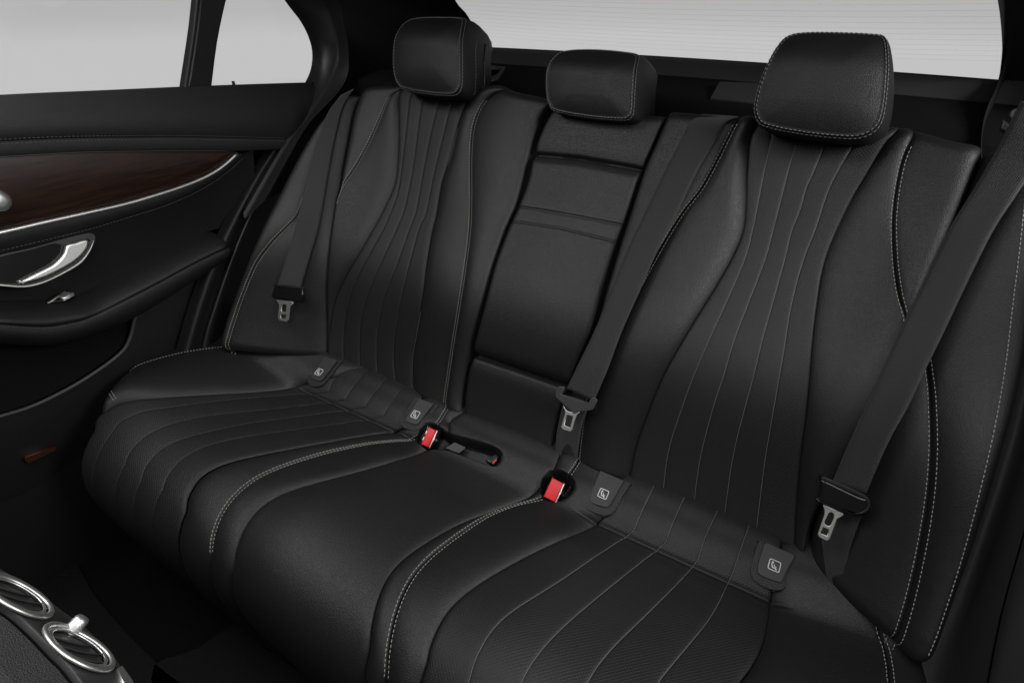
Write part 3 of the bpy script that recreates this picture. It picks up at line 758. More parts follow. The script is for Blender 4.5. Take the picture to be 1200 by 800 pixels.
# far belt
b1 = empty('seat_belt', tuple(unproj(Back, 333, 350, .02)[2]), 'far seat belt hanging straight down the far side bolster with its silver tongue', 'seat belt', 'seat belts on the rear bench')
strap('webbing', Back, [((399, 112), (415, 104), .02), ((384, 133), (402, 124), .018), ((372, 165), (393, 158), .016), ((359, 213), (384, 205), .018), ((347, 263), (374, 262), .022), ((336, 300), (363, 300), .022), ((325, 335), (352, 338), .020)], b1)
strap('lap_webbing', Back, [((320, 352), (346, 356), .004), ((313, 377), (340, 382), .003), ((306, 400), (333, 404), .003), ((304, 409), (331, 412), -.004)], b1)
f1 = hframe(333, 345, .022)
cv = plate('tongue_cover', f1, [[(316, 333), (320, 332), (352, 336.5), (357, 338), (356, 348), (354, 353), (345, 354), (338, 351), (322, 349), (315, 347)]], .011, .003, M['gloss'], b1, smooth_pts=False)
plate('cover_lip', f1, [[(317, 332.5), (356, 337), (355.5, 339.2), (317, 334.8)]], .002, .0006, M['plastic'], cv, z=.0062, smooth_pts=False)
plate('tongue', f1, [[(324, 351), (343, 353.5), (344, 355), (340, 359), (338.5, 374), (336, 377), (328, 375.5), (326, 373), (327.5, 357)], [(331.5, 356.5), (336, 357), (335.5, 365), (334, 366), (330.5, 365), (330, 362)], [(329.7, 368), (335.5, 368.8), (335, 373.4), (329, 372.4)]], .0022, .0006, M['steel'], b1, z=.004, smooth_pts=False)
# middle belt
b2 = empty('seat_belt', tuple(unproj(Back, 680, 465, .02)[2]), 'middle seat belt crossing from the shelf to beside the fold-down armrest pad', 'seat belt', 'seat belts on the rear bench')
strap('webbing', Back, [((822, 134), (868, 137), -.01), ((809, 143), (852, 143), .012), ((800, 160), (841, 160), .018), ((777, 205), (815, 205), .020), ((753, 255), (789, 260), .022), ((740, 282), (772, 291), .024), ((718, 335), (748, 345), .026), ((700, 380), (728, 390), .028), ((681, 420), (712, 433), .030), ((664, 455), (696, 470), .030)], b2)
strap('lap_webbing', Back, [((662, 462), (692, 472), .014), ((657, 485), (684, 492), .010), ((652, 510), (679, 518), .006), ((650, 540), (676, 545), .001)], b2)
f2 = hframe(676, 475, .034)
plate('tongue_cover', f2, [[(656, 452), (662, 453), (659, 460), (658, 462), (690, 472), (693, 466), (697, 465), (700, 468), (700, 470), (695.5, 479), (693, 480.5), (680, 482), (673, 484.5), (668, 480), (660, 473), (651, 465), (650.5, 461), (653, 454)]], .004, .0014, M['gplastic'], b2, smooth_pts=False)
plate('tongue', f2, [[(660, 475), (664.5, 481), (670, 482.5), (675, 483), (680, 481.5), (676, 486), (673, 494), (671, 503), (668.5, 505.5), (660, 503), (657.5, 500), (660, 492), (662.5, 483)], [(664.5, 485.5), (671.5, 487.5), (668.5, 501), (661.5, 498)]], .0024, .0008, M['steel'], b2, z=-.001, smooth_pts=False)
# near belt
b3 = empty('seat_belt', tuple(unproj(Back, 990, 585, .03)[2]), 'near seat belt running from the right pillar down to a black covered tongue', 'seat belt', 'seat belts on the rear bench')
strap('webbing', Back, [((1196, 118), (1262, 135), .045), ((1183, 145), (1238, 165), .045), ((1168, 175), (1211, 200), .040), ((1142, 220), (1185, 238), .036), ((1113, 267), (1163, 272), .034), ((1086, 322), (1134, 330), .034), ((1060, 375), (1108, 385), .036), ((1036, 428), (1085, 432), .038), ((1012, 480), (1064, 476), .040), ((992, 525), (1040, 520), .040), ((975, 565), (1015, 578), .038)], b3)
strap('lap_webbing', Back, [((968, 590), (1012, 598), .018), ((963, 625), (1001, 628), .014), ((965, 650), (993, 655), .006), ((969, 680), (990, 684), .002), ((972, 705), (990, 708), -.02)], b3)
f3 = hframe(990, 590, .042)
cv3 = plate('tongue_cover', f3, [[(962, 559), (966, 559), (1006, 578), (1014, 580), (1019, 583), (1021, 588), (1019, 597), (1013, 602), (1003, 604), (992, 601), (985, 597), (966, 590), (957, 585), (955, 581), (959, 580)]], .016, .005, M['gloss'], b3, n=3)
plate('cover_lip', f3, [[(964, 559), (967, 558.5), (1009, 577), (1017, 583), (1020, 590), (1017, 598), (1009, 601.5), (1001, 601), (1008, 600), (1014, 596), (1016.5, 590), (1014, 585), (1006, 580.5), (965, 562)]], .003, .001, M['plastic'], cv3, z=.0085, n=3)
plate('tongue', f3, [[(964, 590), (988, 601), (989, 603), (981, 607.5), (973.5, 628), (971.5, 632), (968.5, 633), (959.5, 628.5), (958, 625), (966, 602), (966, 597)], [(971, 601), (974, 599.5), (977, 601.5), (977, 606), (973.5, 614.5), (971, 616), (967, 614), (966.3, 611)], [(964.5, 617), (971.5, 620), (969, 627.5), (961.5, 624)]], .0024, .0008, M['steel'], b3, z=-.004, smooth_pts=False)

# ================================================================== BUCKLES
def buckle(px, py, lab, axis_px, w, l, d, btn, lift, tilt=0.):
    """housing with its press face looking along nrm; axis_px a second pixel giving the long side of the face"""
    fr0 = hframe(px, py, lift, Cush); O, ex, ey, nn = fr0
    nn = np.array([.10, -.62, .78]); nn = nn/np.linalg.norm(nn)
    q = on_plane(axis_px[0], axis_px[1], nn, O@nn)-O
    fr = frame_at(O, nn, q)
    o = empty('belt_buckle', tuple(O), lab, 'belt buckle', 'red-button belt buckles in the bench')
    box('housing', fr, (-l/2-.002, -w/2-.002, -d), (l/2+.002, w/2+.002, -.001), .0025, M['gloss'], o)
    if btn[1] > 0:
        for u in (-.007, .007): box('latch_slot', fr, (u-.004, w/2-.0048, -.003), (u+.004, w/2-.001, -.0008), .0006, M['steel'], o)
    bx = box('release_button', fr, (-l/2, -w/2+btn[0], -.004), (l/2, w/2-btn[1], .0025), .0015, M['red'], o)
    box('slot_edge', fr, (-l/2, -w/2-.0022, -.004), (l/2, -w/2-.0006, .0014), .0005, M['chrome'], o)
    return o
buckle(502, 512, 'red-buttoned belt buckle in the pocket on the far side of the middle seat', (508, 499), .022, .036, .04, (.0, .005), .012)
buckle(649, 574, 'red-buttoned belt buckle in the pocket on the near side of the middle seat', (655, 561), .022, .036, .04, (.0, .0), .012)
o3 = empty('belt_buckle', tuple(unproj(Cush, 578, 538)[2]), 'almost hidden belt buckle tucked at the end of the pocket, only a red edge showing', 'belt buckle', 'red-button belt buckles in the bench')
f4 = hframe(578, 540, .001, Cush)
plate('housing', f4, [[(570, 541), (583, 533), (586, 538), (577, 545)]], .02, .002, M['gloss'], o3, smooth_pts=False, z=-.010)
plate('release_button', f4, [[(576.5, 542.5), (581.5, 538), (582.5, 538.6), (578, 543.6)]], .002, .0005, M['red'], o3, smooth_pts=False, z=.001)
f5 = hframe(535, 524, -.016, Cush)
tb = plate('pull_tab', f5, [[(522, 525), (533, 518), (546, 524), (538, 531)]], .003, .001, M['gplastic'], None, smooth_pts=False)
tb['label'] = 'small grey fabric tab lying in the pocket of the middle seat'; tb['category'] = 'tab'

# ================================================================== FAR DOOR
dr = empty('car_door', (-.8, -.2, -.3), 'far rear door with dark wood trim, chrome strip and armrest', 'car door')
class DC:                          # door line: z and x as functions of y
    def __init__(self, X, *pts):
        d = catmull(np.array([(a, b, X if len(p) == 2 else p[2]) for p in pts for a, b in [p[:2]]], float), 6)
        q = np.array([on_plane(a, b, (1, 0, 0), xx) for a, b, xx in d]); q = q[np.argsort(q[:, 1])]
        self.q = q
    def __call__(self, y):
        q = self.q; sl = (q[min(5, len(q)-1)]-q[0])/(q[min(5, len(q)-1), 1]-q[0, 1]+1e-9)
        z = np.interp(y, q[:, 1], q[:, 2])+np.where(y < q[0, 1], (y-q[0, 1])*np.clip(sl[2], -.5, .5), 0)
        return np.stack([np.interp(y, q[:, 1], q[:, 0]), y, z], -1)
d0 = DC(-.775, (0, 112), (60, 109), (120, 106.5), (220, 102), (300, 99), (365, 97), (380, 97))
d1 = DC(-.745, (0, 166), (50, 163.5), (100, 162), (200, 161), (270, 162), (330, 163.5), (350, 164))
d2 = DC(-.745, (0, 184), (50, 181), (100, 178.5), (200, 177), (275, 177), (325, 175), (345, 174))
d3 = DC(-.750, (0, 270), (50, 258.5), (100, 247.5), (150, 236), (200, 221), (230, 210), (250, 200), (264, 190), (276, 179))
d4 = DC(-.755, (0, 292), (50, 280), (100, 268), (160, 250), (200, 237), (240, 218), (270, 197), (290, 178.5), (300, 176))
d5 = DC(-.800, (0, 352), (50, 350), (90, 345), (120, 330), (160, 310), (200, 290), (240, 272), (285, 262))
d6 = DC(-.740, (0, 380), (50, 383), (80, 379), (110, 370), (180, 335), (230, 308), (272, 288))
d7 = DC(-.765, (0, 403), (60, 404), (110, 391), (160, 371), (220, 334), (268, 302))
d8 = DC(-.800, (0, 487), (30, 478), (60, 465), (100, 443), (140, 414), (152, 395), (158, 372), (168, 356), (220, 328), (265, 306))
d9 = DC(-.815, (0, 590), (40, 572), (75, 548), (110, 525), (200, 470), (240, 410))
ys = np.linspace(-.72, .30, 150)
def door_band(a, b, name, mat, bulge, parent, yr=(-.75, .3), n=14, end=0., label=None, powr=.8):
    y = np.linspace(yr[0], yr[1], 150); Pa, Pb = a(y), b(y)
    Pb[:, 2] = np.minimum(Pb[:, 2], Pa[:, 2]-.0003)
    c = (1-np.cos(np.linspace(0, math.pi, n)))/2; V = Pa[:, None]*(1-c)[None, :, None]+Pb[:, None]*c[None, :, None]
    V[:, :, 0] += bulge*np.sin(math.pi*c)[None]**powr*np.minimum(1, (Pa[:, 2]-Pb[:, 2])/.03)[:, None]
    if end:
        f = np.sqrt(np.clip(1-np.clip((y-(yr[1]-end))/end, 0, 1)**2, 0.0, 1)); ref = V[:, :1]*.5+V[:, -1:]*.5; ref[:, :, 0] = np.minimum(V[:, :1, 0], V[:, -1:, 0])-.01
        V = ref+(V-ref)*f[:, None, None]
    return mesh(name, V.reshape(-1, 3), grid_faces(150, n, flip=False), mat, parent, label)
class Off:
    def __init__(s, b, dx, dz): s.b, s.dx, s.dz = b, dx, dz
    def __call__(s, y): P = s.b(y).copy(); P[:, 0] += s.dx; P[:, 2] += s.dz; return P
mesh('inner_shell', [(-.86, -.8, -.36), (-.86, 1., -.36), (-.86, 1., .50), (-.86, -.8, .50)], [(0, 1, 2, 3)], M['rubber'], dr)
# top roll of the belt line goes over to the window
V = []
yy = np.linspace(-.75, .36, 120)
P0 = d0(yy)
for k in range(8):
    a = math.pi/2*k/7; Q = P0.copy(); Q[:, 0] -= .05*math.sin(a)*1.0; Q[:, 2] -= 0; Q[:, 2] += .0*a; Q[:, 2] -= .012*(1-math.cos(a)); V.append(Q)
mesh('window_ledge', np.array(V).reshape(-1, 3), grid_faces(8, 120), M['door_soft'], dr)
door_band(Off(d0, 0, 0), Off(d1, 0, .0), 'upper_pad', M['door_soft'], .016, dr, (-.75, .34))
door_band(d1, d2, 'trim_band', M['door_soft'], .003, dr, (-.75, .22), 8)
y_ = np.linspace(-.75, .055, 100)
wp = door_band(Off(d2, -.001, -.001), Off(d3, -.001, 0), 'wood_trim', M['wood'], .006, dr, (-.75, float(d3.q[:, 1].max())), 10)
q = d3(np.linspace(-.75, float(d3.q[:, 1].max())+.002, 110)); q[:, 0] += .002; q[:, 2] -= .003
tube(q, .0034, 'chrome_strip', M['chrome'], dr, ns=10, N=(1, 0, .3))
q = d2(np.linspace(-.75, .05, 90)); q[:, 0] += .001
tube(q, .0010, 'thin_strip', M['gplastic'], dr, ns=6)
door_band(Off(d3, .0, -.006), d4, 'lower_trim_band', M['door_soft'], .004, dr, (-.75, .10), 8)
door_band(d4, d5, 'grip_panel', M['door_soft'], -.004, dr, (-.75, .12), 18)
door_band(d5, d6, 'armrest', M['door_soft'], .030, dr, (-.75, .0), 18, powr=.9, end=.035)
door_band(d6, d7, 'armrest_side', M['door_soft'], .012, dr, (-.75, .0), 12, end=.035)
door_band(Off(d7, -.05, .004), Off(d8, -.012, 0), 'map_pocket', M['shelf'], -.012, dr, (-.75, .09), 14)
q = d8(np.linspace(-.75, .09, 150)); q[:, 0] += .002; tube(q, .004, 'pocket_rim', M['gplastic'], dr, ns=8)
door_band(d8, d9, 'lower_panel', M['plastic'], .004, dr, (-.75, .10), 14)
door_band(d9, Off(d9, -.02, -.3), 'sill_panel', M['plastic'], .0, dr, (-.75, .10), 6)
def dpath(dc, off, ya, yb, dx=.0012):
    y = np.linspace(ya, yb, 120); P = dc(y); P[:, 2] += off; P[:, 0] += dx; return (P, np.tile(np.array([1., 0, 0]), (120, 1)))
stitch_mesh([[dpath(d1, .0035, -.72, .2, .003), dpath(d1, -.0035, -.72, .2)], [dpath(d4, .0030, -.72, .09, .0012), dpath(d4, -.0030, -.72, .09, .0002)], dpath(d6, -.002, -.72, -.03, .004)],
            'stitching', dr, mat=M['dthread'])
# pull handle: bezel, dark bowl, bright lever
fh = frame_at(on_plane(60, 305, (1, 0, 0), -.758), (1, 0, .12), (0, 1, 0))
plate('handle_bowl', fh, [[(-20, 308), (40, 291), (75, 281.5), (100, 275.5), (107, 276), (109, 281), (105, 290), (97, 302), (86, 311), (60, 325), (40, 332), (20, 333.5), (-20, 329)]], .003, .001, M['gloss'], dr, z=.0)
hz = plate('handle_bezel', fh, [[(-24, 306), (40, 289.5), (75, 279.5), (100, 273.5), (109, 274), (111.5, 280), (107, 291), (99, 303.5), (88, 312.5), (61, 327), (41, 334), (20, 336), (-24, 331)],
                        [(-22, 309), (40, 292), (62, 286), (72, 287.5), (80, 285.5), (98, 280.5), (103.5, 281), (104, 284), (101, 292), (94, 301), (84, 309), (59, 322.5), (40, 330), (20, 332), (-22, 328)]], .006, .0015, M['gplastic'], dr, z=.002, n=4)
plate('bezel_line', fh, [[(-24, 330), (20, 335), (41, 332.8), (61, 325.8), (87, 311.5), (98, 302.5), (106, 290.5), (110, 281), (107, 291.2), (99, 303.8), (88, 313), (61, 327.3), (41, 334.5), (20, 336.5), (-24, 331.6)]], .001, .0003, M['chrome'], hz, z=.0058, n=3)
lv = plate('door_lever', fh, [[(21, 332), (35, 323.5), (52, 315), (64, 308), (73, 298), (77, 287.5), (88, 284), (99, 280.8), (103, 283), (101, 291), (93, 301), (80, 310.5), (60, 321), (42, 328)]], .009, .0035, M['chrome'], dr, z=.006, n=4)
fs = frame_at(on_plane(70, 348, (0, .0, 1), d5(np.array([-.3]))[0, 2]+.012), (.5, 0, .9), (0, 1, 0))
sw = plate('window_switch', fs, [[(54, 355.5), (60, 349), (76, 341), (84, 342.5), (88, 346), (80, 351), (74, 353)]], .005, .0015, M['gloss'], dr, n=3, z=.004)
plate('switch_lever', fs, [[(70, 346), (80, 342.5), (84, 346), (76, 351), (71, 350)]], .007, .003, M['chrome'], sw, n=3, z=.007)
plate('switch_rim', fs, [[(55, 355), (76, 341.2), (77.5, 342.4), (57, 355.6)]], .002, .0004, M['chrome'], sw, z=.007, smooth_pts=False)
plate('switch_rim', fs, [[(83, 342.5), (86, 343), (87.5, 346), (75, 352.5), (74, 351.5), (84, 346)]], .002, .0004, M['chrome'], sw, z=.007, smooth_pts=False)
# round chrome adjuster on the wood
pk = on_plane(-3, 235, (1, 0, 0), -.735); kv = []
for r_, dx in ((0, .012), (.006, .0118), (.0115, .0100), (.0140, .0055), (.0145, 0), (.0145, -.012)):
    for k in range(28): an = k*math.pi/14; kv.append((pk[0]+dx, pk[1]+r_*math.cos(an)*1.15, pk[2]+r_*math.sin(an)*1.15))
mesh('tweeter_ring', kv, grid_faces(6, 28, close=True), M['chrome'], dr)
# reflector on the sill
fr_ = frame_at(on_plane(45, 530, (1, 0, 0), -.80), (1, 0, 0), (0, 1, 0))
plate('reflector', fr_, [[(27, 533), (62, 521), (63, 525), (30, 541), (27, 538)]], .02, .001, simple('amber_reflector', (.035, .010, .004), .4), dr, smooth_pts=False)
# windows, divider bar, lock pin
XW = -.80
fw = frame_at(on_plane(200, 60, (1, 0, 0), XW), (1, 0, .0), (0, 1, 0))
plate('window_pane', fw, [[(-120, 135), (-120, -160), (330, -160), (400, 0), (400, 110), (225, 118)]], .004, 0, M['glass'], dr, smooth_pts=False, z=-.02)
plate('window_divider', fw, [[(214, 112), (217, 90), (226, 30), (232, -30), (238, -80), (280, -80), (271, -30), (262, 2), (252, 50), (245, 105), (244, 112)]], .022, .006, M['plastic'], dr, n=3, z=.004)
plate('window_seal', fw, [[(212, 112), (215, 90), (224, 30), (230, -30), (236, -80), (240, -80), (234, -30), (228, 30), (219, 90), (216.5, 112)]], .02, .002, M['rubber'], dr, n=3, z=.012)
pin = on_plane(275, 103, (1, 0, 0), -.785)
tube(np.array([pin+np.array([0, 0, z]) for z in (-.01, .0, .006, .0115, .013)]), .0032, 'lock_pin', M['plastic'], dr, ns=12, N=(1, 0, 0))

J = lambda X, *p: [on_plane(a, b, (1, 0, 0), X) for a, b in p]
sill = empty('door_jamb', (-.8, -.05, 0), 'black diagonal door opening trim between the far door and the far bolster', 'door trim')
def late_jamb():
    loft([J(-.79, (322, 160), (292, 205), (262, 260), (240, 305), (222, 355), (205, 415), (190, 470)), J(-.762, (330, 163), (301, 210), (272, 265), (252, 310), (235, 358), (219, 413), (208, 470)),
          J(-.775, (340, 163), (310, 212), (283, 265), (264, 312), (246, 360), (231, 412), (220, 470))], 'jamb_strip', M['rubber'], sill)
    loft([J(-.775, (340, 163), (310, 212), (283, 265), (264, 312), (246, 360), (231, 412), (220, 470)), J(-.760, (370, 135), (335, 190), (305, 245), (283, 295), (264, 348), (248, 402), (240, 470)),
          J(-.86, (430, 90), (405, 150), (375, 215), (345, 275), (320, 330), (300, 400), (290, 470))], 'jamb_trim', M['plastic'], sill)
# ================================================================== FAR PILLAR, SHELF, REAR WINDOW
pl = empty('roof_pillar', (-.7, .4, .5), 'wide dark cloth-covered pillar between the far door window and the rear window', 'pillar', 'rear roof pillars')
def loft(cs, name, mat, parent, n=60, m=8, label=None, flip=False):
    """smooth sheet through 3D lines of equal parameter"""
    L_ = []
    for c in cs:
        c = catmull(c, 8); d = np.concatenate([[0], np.cumsum(np.linalg.norm(np.diff(c, axis=0), axis=1))]); u = np.linspace(0, d[-1], n)
        L_.append(np.stack([np.interp(u, d, c[:, k]) for k in range(3)], 1))
    A = np.array(L_); out = np.array([catmull(A[:, j], m) for j in range(n)])
    return mesh(name, out.reshape(-1, 3), grid_faces(n, out.shape[1], flip=flip), mat, parent, label)
pX = lambda X, pts: [on_plane(a, b, (1, 0, 0), X) for a, b in pts]
late_jamb()
A_ = pX(-.80, [(270, -90), (333, 0), (352, 25), (362, 45), (366, 63), (364, 82), (357, 98), (340, 130), (300, 200)])
A1 = pX(-.775, [(285, -90), (345, 0), (362, 25), (371, 45), (375, 65), (373, 84), (364, 105), (342, 140), (300, 210)])
B_ = pX(-.745, [(320, -90), (378, 0), (389, 28), (394, 55), (393, 75), (380, 104), (360, 132), (335, 165), (285, 250)])
B1 = pX(-.735, [(326, -90), (382, 0), (393, 28), (398, 55), (397, 77), (384, 106), (364, 135), (339, 169), (289, 255)])
C_ = pX(-.70, [(345, -90), (395, 0), (403, 28), (408, 55), (408, 85), (398, 106), (378, 128), (355, 155), (310, 235)])
loft([A_, A1, B_], 'door_frame', M['plastic'], pl, label='inner door frame edge')
loft([B_, B1, C_], 'pillar_seal', M['rubber'], pl)
# glass plane: bottom y=.80 z=.58, raked forward
gN = np.array([0, .12, .23]); gN /= np.linalg.norm(gN); gD = np.array([0, .80, .58])@gN
G = lambda a, b: on_plane(a, b, gN, gD)
D_ = [G(505, -60), G(533, 0), G(547, 17), G(556, 35), G(560, 60), G(555, 80), G(540, 110), G(520, 130), G(500, 150)]
Dm = [(np.array(c)*.45+np.array(d)*.55)+np.array([-.03, .02, .0]) for c, d in zip(C_, D_)]
loft([C_, Dm, D_], 'pillar_trim', M['liner'], pl)
sh = empty('parcel_shelf', (0, .55, .55), 'black cloth parcel shelf behind the seatbacks with a raised rear ledge', 'parcel shelf')
nx = 40; X = np.linspace(-.80, .80, nx); prf = [(.42, .46), (.425, .53), (.44, .548), (.50, .556), (.62, .562), (.68, .563), (.70, .566), (.735, .582), (.76, .590), (.79, .592), (.80, .586), (.80, .50)]
prf1 = [p for p in prf if p[0] <= .70]; prf2 = [p for p in prf if p[0] >= .70]
for nm, pf_, mt in (('shelf_cloth', prf1, M['shelf']), ('rear_ledge', prf2, M['gplastic'])):
    pc = catmull(pf_, 6); V = np.array([[(x, y - .02*(x/.7)**2*(y > .5), z-.004*(x/.7)**2) for x in X] for y, z in pc]).reshape(-1, 3)
    mesh(nm, V, grid_faces(len(pc), nx, flip=False), mt, sh)
fz = frame_at((0, .60, .569), (0, -.12, 1))
plate('brake_light_cover', fz, [[(843, 97.5), (900, 99.5), (960, 104), (960, 127), (886, 121), (832, 117)]], .006, .001, M['gplastic'], sh, smooth_pts=False, n=3)
plate('speaker_grille', fz, [[(575, 78), (592.5, 80), (583, 93), (570, 97)], [(576, 80.5), (588.5, 81.7), (582, 89), (573, 92)]], .006, .001, M['gplastic'], sh, smooth_pts=False)
rw = empty('rear_window', (0, .8, .58), 'raked rear window with thin heating lines and a dark lower frame', 'window')
fg = frame_at(on_plane(850, 60, gN, gD), gN)
if fg[3]@(CAM-fg[0]) < 0: pass
plate('window_glass', fg, [[(500, 50), (500, -40), (1200, -40), (1200, 110)]], .004, 0, M['glass'], rw, smooth_pts=False, z=.03)
hw = []
V, Fs = [], []
for k in range(13):
    # lines parallel to the car's width, from the foot of the glass upward
    y0 = .775-k*.0185; z0 = (gD-gN[1]*y0)/gN[2]
    for i in range(30):
        x = -.60+1.25*i/29; yy2 = y0-.03*(x/.7)**2; zz = (gD-gN[1]*yy2)/gN[2]+.02
        V += [(x, yy2-.0007, zz), (x, yy2+.0007, zz-.0007*gN[1]/gN[2]*2)]
        if i: b0 = len(V)-4; Fs.append((b0, b0+1, b0+3, b0+2))
mesh('heating_lines', V, Fs, M['wire'], rw)
bar = [G(555, 58), G(580, 62), G(740, 71.5), G(890, 80.5), G(1050, 88), G(1175, 96)]
bq = catmull(bar, 10); tube(bq+np.array([0, -.005, -.006]), .006, 'lower_seal', M['rubber'], rw, ns=8)

# near pillar + side trim
pr = empty('roof_pillar', (.7, .4, .5), 'dark curved pillar at the upper right beside the rear window', 'pillar', 'rear roof pillars')
A_ = [G(1158, -60), G(1169, 0), G(1172, 20), G(1174, 45), G(1174, 65), G(1170, 95)]
A_ += [on_plane(1163, 112, (0, 1, 0), .62), on_plane(1155, 132, (0, 1, 0), .52), on_plane(1150, 160, (0, 1, 0), .42), on_plane(1150, 200, (0, 1, 0), .36)]
B_ = [on_plane(a, b, (1, 0, 0), .66) for a, b in ((1178, -60), (1186, 0), (1189, 20), (1191, 45), (1190, 65), (1184, 95), (1178, 112), (1170, 132), (1164, 160), (1160, 200))]
C_ = [on_plane(a, b, (1, 0, 0), .72) for a, b in ((1215, -60), (1222, 0), (1224, 20), (1226, 45), (1226, 65), (1222, 95), (1216, 112), (1210, 132), (1205, 160), (1200, 200))]
D_ = [on_plane(a, b, (1, 0, 0), .76) for a, b in ((1340, -100), (1350, 0), (1350, 30), (1350, 55), (1350, 75), (1350, 105), (1350, 130), (1350, 150), (1350, 180), (1350, 240))]
loft([A_, B_, C_, D_], 'pillar_trim', M['liner'], pr)
bg_ = empty('belt_guide', tuple(on_plane(1188, 140, (0, 1, 0), .30)), 'grey belt guide on the shelf corner at the right edge', 'belt guide')
fgd = frame_at(on_plane(1188, 140, (0, 1, 0), .33), (-.2, -1, .35))
plate('guide_cap', fgd, [[(1184, 131), (1190, 127.5), (1193, 128), (1194, 131), (1195, 134), (1190, 141), (1185, 141), (1182, 137)]], .01, .002, M['gplastic'], bg_)
plate('guide_body', fgd, [[(1172, 149), (1175, 141), (1178, 142), (1184, 150), (1178, 156), (1172, 153)]], .01, .003, M['plastic'], bg_)

# near door side
nd = empty('car_door', (.8, -.2, -.3), 'near rear door panel at the right edge, smooth grey skin with one seam', 'car door')
def vcol(X, pts): return [on_plane(a, b, (1, 0, 0), X) for a, b in pts]
E0 = vcol(.735, [(1222, 150), (1203, 330), (1180, 460), (1140, 600), (1085, 745), (1060, 830)])
E1 = vcol(.765, [(1245, 200), (1225, 340), (1208, 440), (1185, 540), (1140, 680), (1100, 830)])
E2 = vcol(.765, [(1290, 250), (1250, 380), (1230, 480), (1205, 600), (1172, 720), (1150, 830)])
E3 = vcol(.775, [(1297, 250), (1256, 380), (1235, 480), (1209, 600), (1176, 720), (1154, 830)])
E4 = vcol(.755, [(1305, 250), (1264, 380), (1242, 480), (1216, 600), (1184, 720), (1163, 830)])
E5 = vcol(.74, [(1400, 250), (1380, 380), (1360, 480), (1340, 600), (1320, 720), (1300, 830)])
loft([E0, E1, E2], 'door_pad', M['door_grey'], nd)
loft([E2, E3, E4, E5], 'door_card', M['door_grey'], nd)

# ================================================================== FLOOR AND CONSOLE
fl = mesh('floor', [(-.9, -1.6, -.36), (.9, -1.6, -.36), (.9, .3, -.36), (-.9, .3, -.36)], [(0, 1, 2, 3)], M['carpet'], kind='structure')
def mat_obj(lab, pts):
    fr = frame_at((0, -.6, -.350), (0, 0, 1)); o = plate('floor_mat', fr, [pts], .010, .003, M['mat'], None, n=4, smooth_pts=True); o['label'] = lab; o['category'] = 'floor mat'; o['group'] = 'floor mats'
mat_obj('far carpet floor mat in the dark footwell beside the console', [(20, 680), (60, 662), (82, 656), (95, 668), (112, 698), (150, 742), (186, 778), (240, 840), (60, 900), (-120, 760)])
mat_obj('near carpet floor mat at the bottom of the frame', [(176, 798), (235, 758), (288, 722), (300, 722), (340, 742), (400, 800), (500, 900), (300, 990)])
con = empty('centre_console', (-.1, -.75, .1), 'rear end of the centre console with two chrome-ringed cup holders', 'console')

vn = np.array([.07, .94, .34]); vn /= np.linalg.norm(vn)
v0 = ray(90, 760); VC = CAM+v0*(.62/np.linalg.norm(v0))
con.location = tuple(VC+np.array([0, -.1, -.05]))
fv = frame_at(VC, vn)
def onv(px): return on_plane(px[0], px[1], vn, VC@vn)
plate('rear_face', fv, [[(-160, 590), (-60, 640), (0, 671), (40, 696), (72, 720), (92, 734), (112, 753), (130, 771), (142, 790), (170, 840), (120, 860), (98, 812), (78, 783), (58, 763), (38, 742), (8, 716), (-40, 690), (-160, 630)]], .006, .0015, M['gplastic'], con, n=3, z=-.004)
edge = catmull([onv(p) for p in ((-160, 630), (-40, 690), (8, 716), (38, 742), (58, 763), (78, 783), (98, 812), (120, 860))], 8)
rows = []
for k in range(16):
    a = k/15*math.pi/2; rows.append(edge+np.array([0, -.02*math.sin(a), .012*(1-math.cos(a))*0])-vn*.004+np.array([0, 0, .008*math.sin(a)]))
for k in range(1, 12): rows.append(rows[15]+np.array([0, -.03*k, .004*k-.0006*k*k]))
mesh('console_top', np.array(rows).reshape(-1, 3), grid_faces(len(rows), len(edge)), M['hleather'] if False else M['door_soft'], con)
def ringm(cpx, R0, r0, name, lift, mat, sy=.6, parent=None, wob=0.):
    c = onv(cpx); O, ex, ey, nn = fv; V = []
    for i in range(72):
        a = i*math.pi/36; rr = R0; d = ex*math.cos(a)+ey*math.sin(a); w = r0*(1+wob*math.cos(2*a+.6))
        for k in range(10):
            b = k*math.pi/5; V.append(c+d*(rr+w*math.cos(b))+nn*(lift+r0*sy*math.sin(b)))
    Fs = []
    for i in range(72):
        for k in range(10): Fs.append((i*10+k, ((i+1) % 72)*10+k, ((i+1) % 72)*10+(k+1) % 10, i*10+(k+1) % 10))
    return mesh(name, V, Fs, mat, parent)
def vent(cpx):
    o = ringm(cpx, .0300, .0030, 'vent_ring', .002, M['chrome'], .7, con, .25)
    ringm(cpx, .0245, .0013, 'inner_ring', .0015, M['chrome'], .8, o)
    c = onv(cpx); O, ex, ey, nn = fv; V = []
    for r_, z in ((.0275, .001), (.0262, -.0005), (.024, -.0005), (.022, -.002), (.006, -.0025), (.0001, -.0025)):
        for i in range(48): a = i*math.pi/24; V.append(c+(ex*math.cos(a)+ey*math.sin(a))*r_+nn*z)
    mesh('vent_bowl', V, grid_faces(6, 48, close=True), M['gloss'], o)
    for u in (-.012, 0, .012):
        L_ = math.sqrt(.0235**2-u*u); V = []
        for k in range(13):
            q = -L_+2*L_*k/12; bow = .004*(1-(q/L_)**2); p = c+ex*(u+bow)+ey*q
            V += [p+ex*.0005-nn*.001, p+ex*.0035+nn*.0015, p+ex*.003+nn*.0022, p-ex*.0005-nn*.001]
        mesh('vane', V, grid_faces(13, 4, close=True), M['gplastic'], o)
vent((91, 760)); vent((18, 699))
kb = onv((83, 739)); T = np.array([kb+vn*z for z in (-.002, .010, .0125, .0135)]); V = []
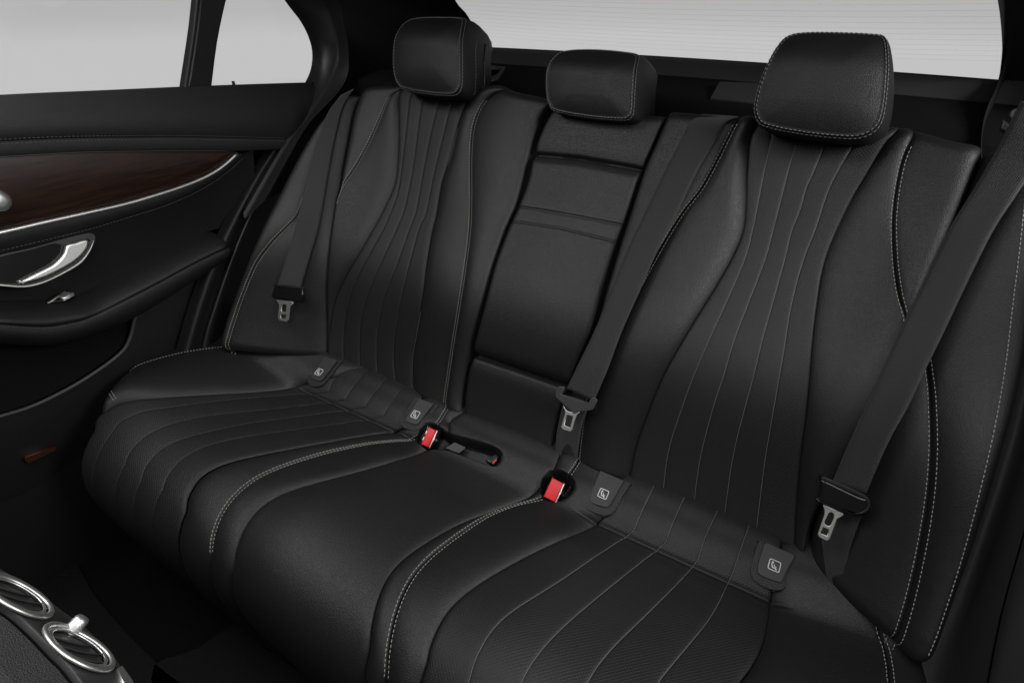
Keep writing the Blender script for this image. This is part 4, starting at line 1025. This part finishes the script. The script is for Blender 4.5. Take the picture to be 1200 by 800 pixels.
for p, r_ in zip(T, (.0066, .0062, .0050, .0002)):
    for i in range(24): a = i*math.pi/12; V.append(p+(fv[1]*math.cos(a)+fv[2]*math.sin(a))*r_)
mesh('vent_wheel', V, grid_faces(4, 24, close=True), M['chrome'], con)
plate('trim_tip', fv, [[(134, 786), (140, 783), (152, 800), (160, 818), (150, 818)]], .006, .001, M['chrome'], con, smooth_pts=False)
con['label'] = 'rear end of the centre console with two chrome-ringed round air vents'
# ================================================================== FRONT SEATS (unseen; added to block light from the footwell and cushion front)
def shading_front_seat(x, lab):
    o = empty('shading_front_seat', (x, -1.0, -.36), lab, 'front seat')
    V = []; n = 28
    for i in range(21):
        t = i/20; z = -.10+.79*t; w = (.235-.03*t)*(1 if i < 17 else math.sqrt(max(0, 1-((i-16)/4.2)**2))*.35+.65); y = -.86-.10*t
        for k in range(n):
            a = 2*math.pi*k/n; ca, sa = math.cos(a), math.sin(a)
            V.append((x+w*np.sign(ca)*abs(ca)**.5, y-.05+(.065-.02*t)*np.sign(sa)*abs(sa)**.6, z))
    mesh('backrest', V, grid_faces(21, n, close=True)+[tuple(range(n-1, -1, -1)), tuple(20*n+k for k in range(n))], M['leather'], o)
    V = []
    for i in range(9):
        t = i/8; z = -.22+.13*t; q = math.sin(math.pi*(t*.8+.1))
        for k in range(n):
            a = 2*math.pi*k/n; ca, sa = math.cos(a), math.sin(a); V.append((x+.25*q*np.sign(ca)*abs(ca)**.5, -1.12+.25*q*np.sign(sa)*abs(sa)**.5, z))
    mesh('seat', V, grid_faces(9, n, close=True)+[tuple(range(n-1, -1, -1)), tuple(8*n+k for k in range(n))], M['leather'], o)
shading_front_seat(-.40, 'black leather front seat on the far side, ahead of the footwell')

# ================================================================== ROOF LINING above the seatbacks (unseen; added to shade the headrest tops)
X = np.linspace(-.70, .74, 30); pc = catmull([(-.12, 1.01), (.05, 1.00), (.2, .975), (.35, .93), (.46, .87)], 8)
top = np.array([[(x, y, z-.05*(x/.7)**4) for x in X] for y, z in pc]).reshape(-1, 3)
V = np.vstack([top, top+np.array([0, 0, .02])]); nn_ = len(top)
Fs = grid_faces(len(pc), 30)+grid_faces(len(pc), 30, nn_, flip=True)
mesh('shading_ceiling', V, Fs, M['liner'], kind='structure')
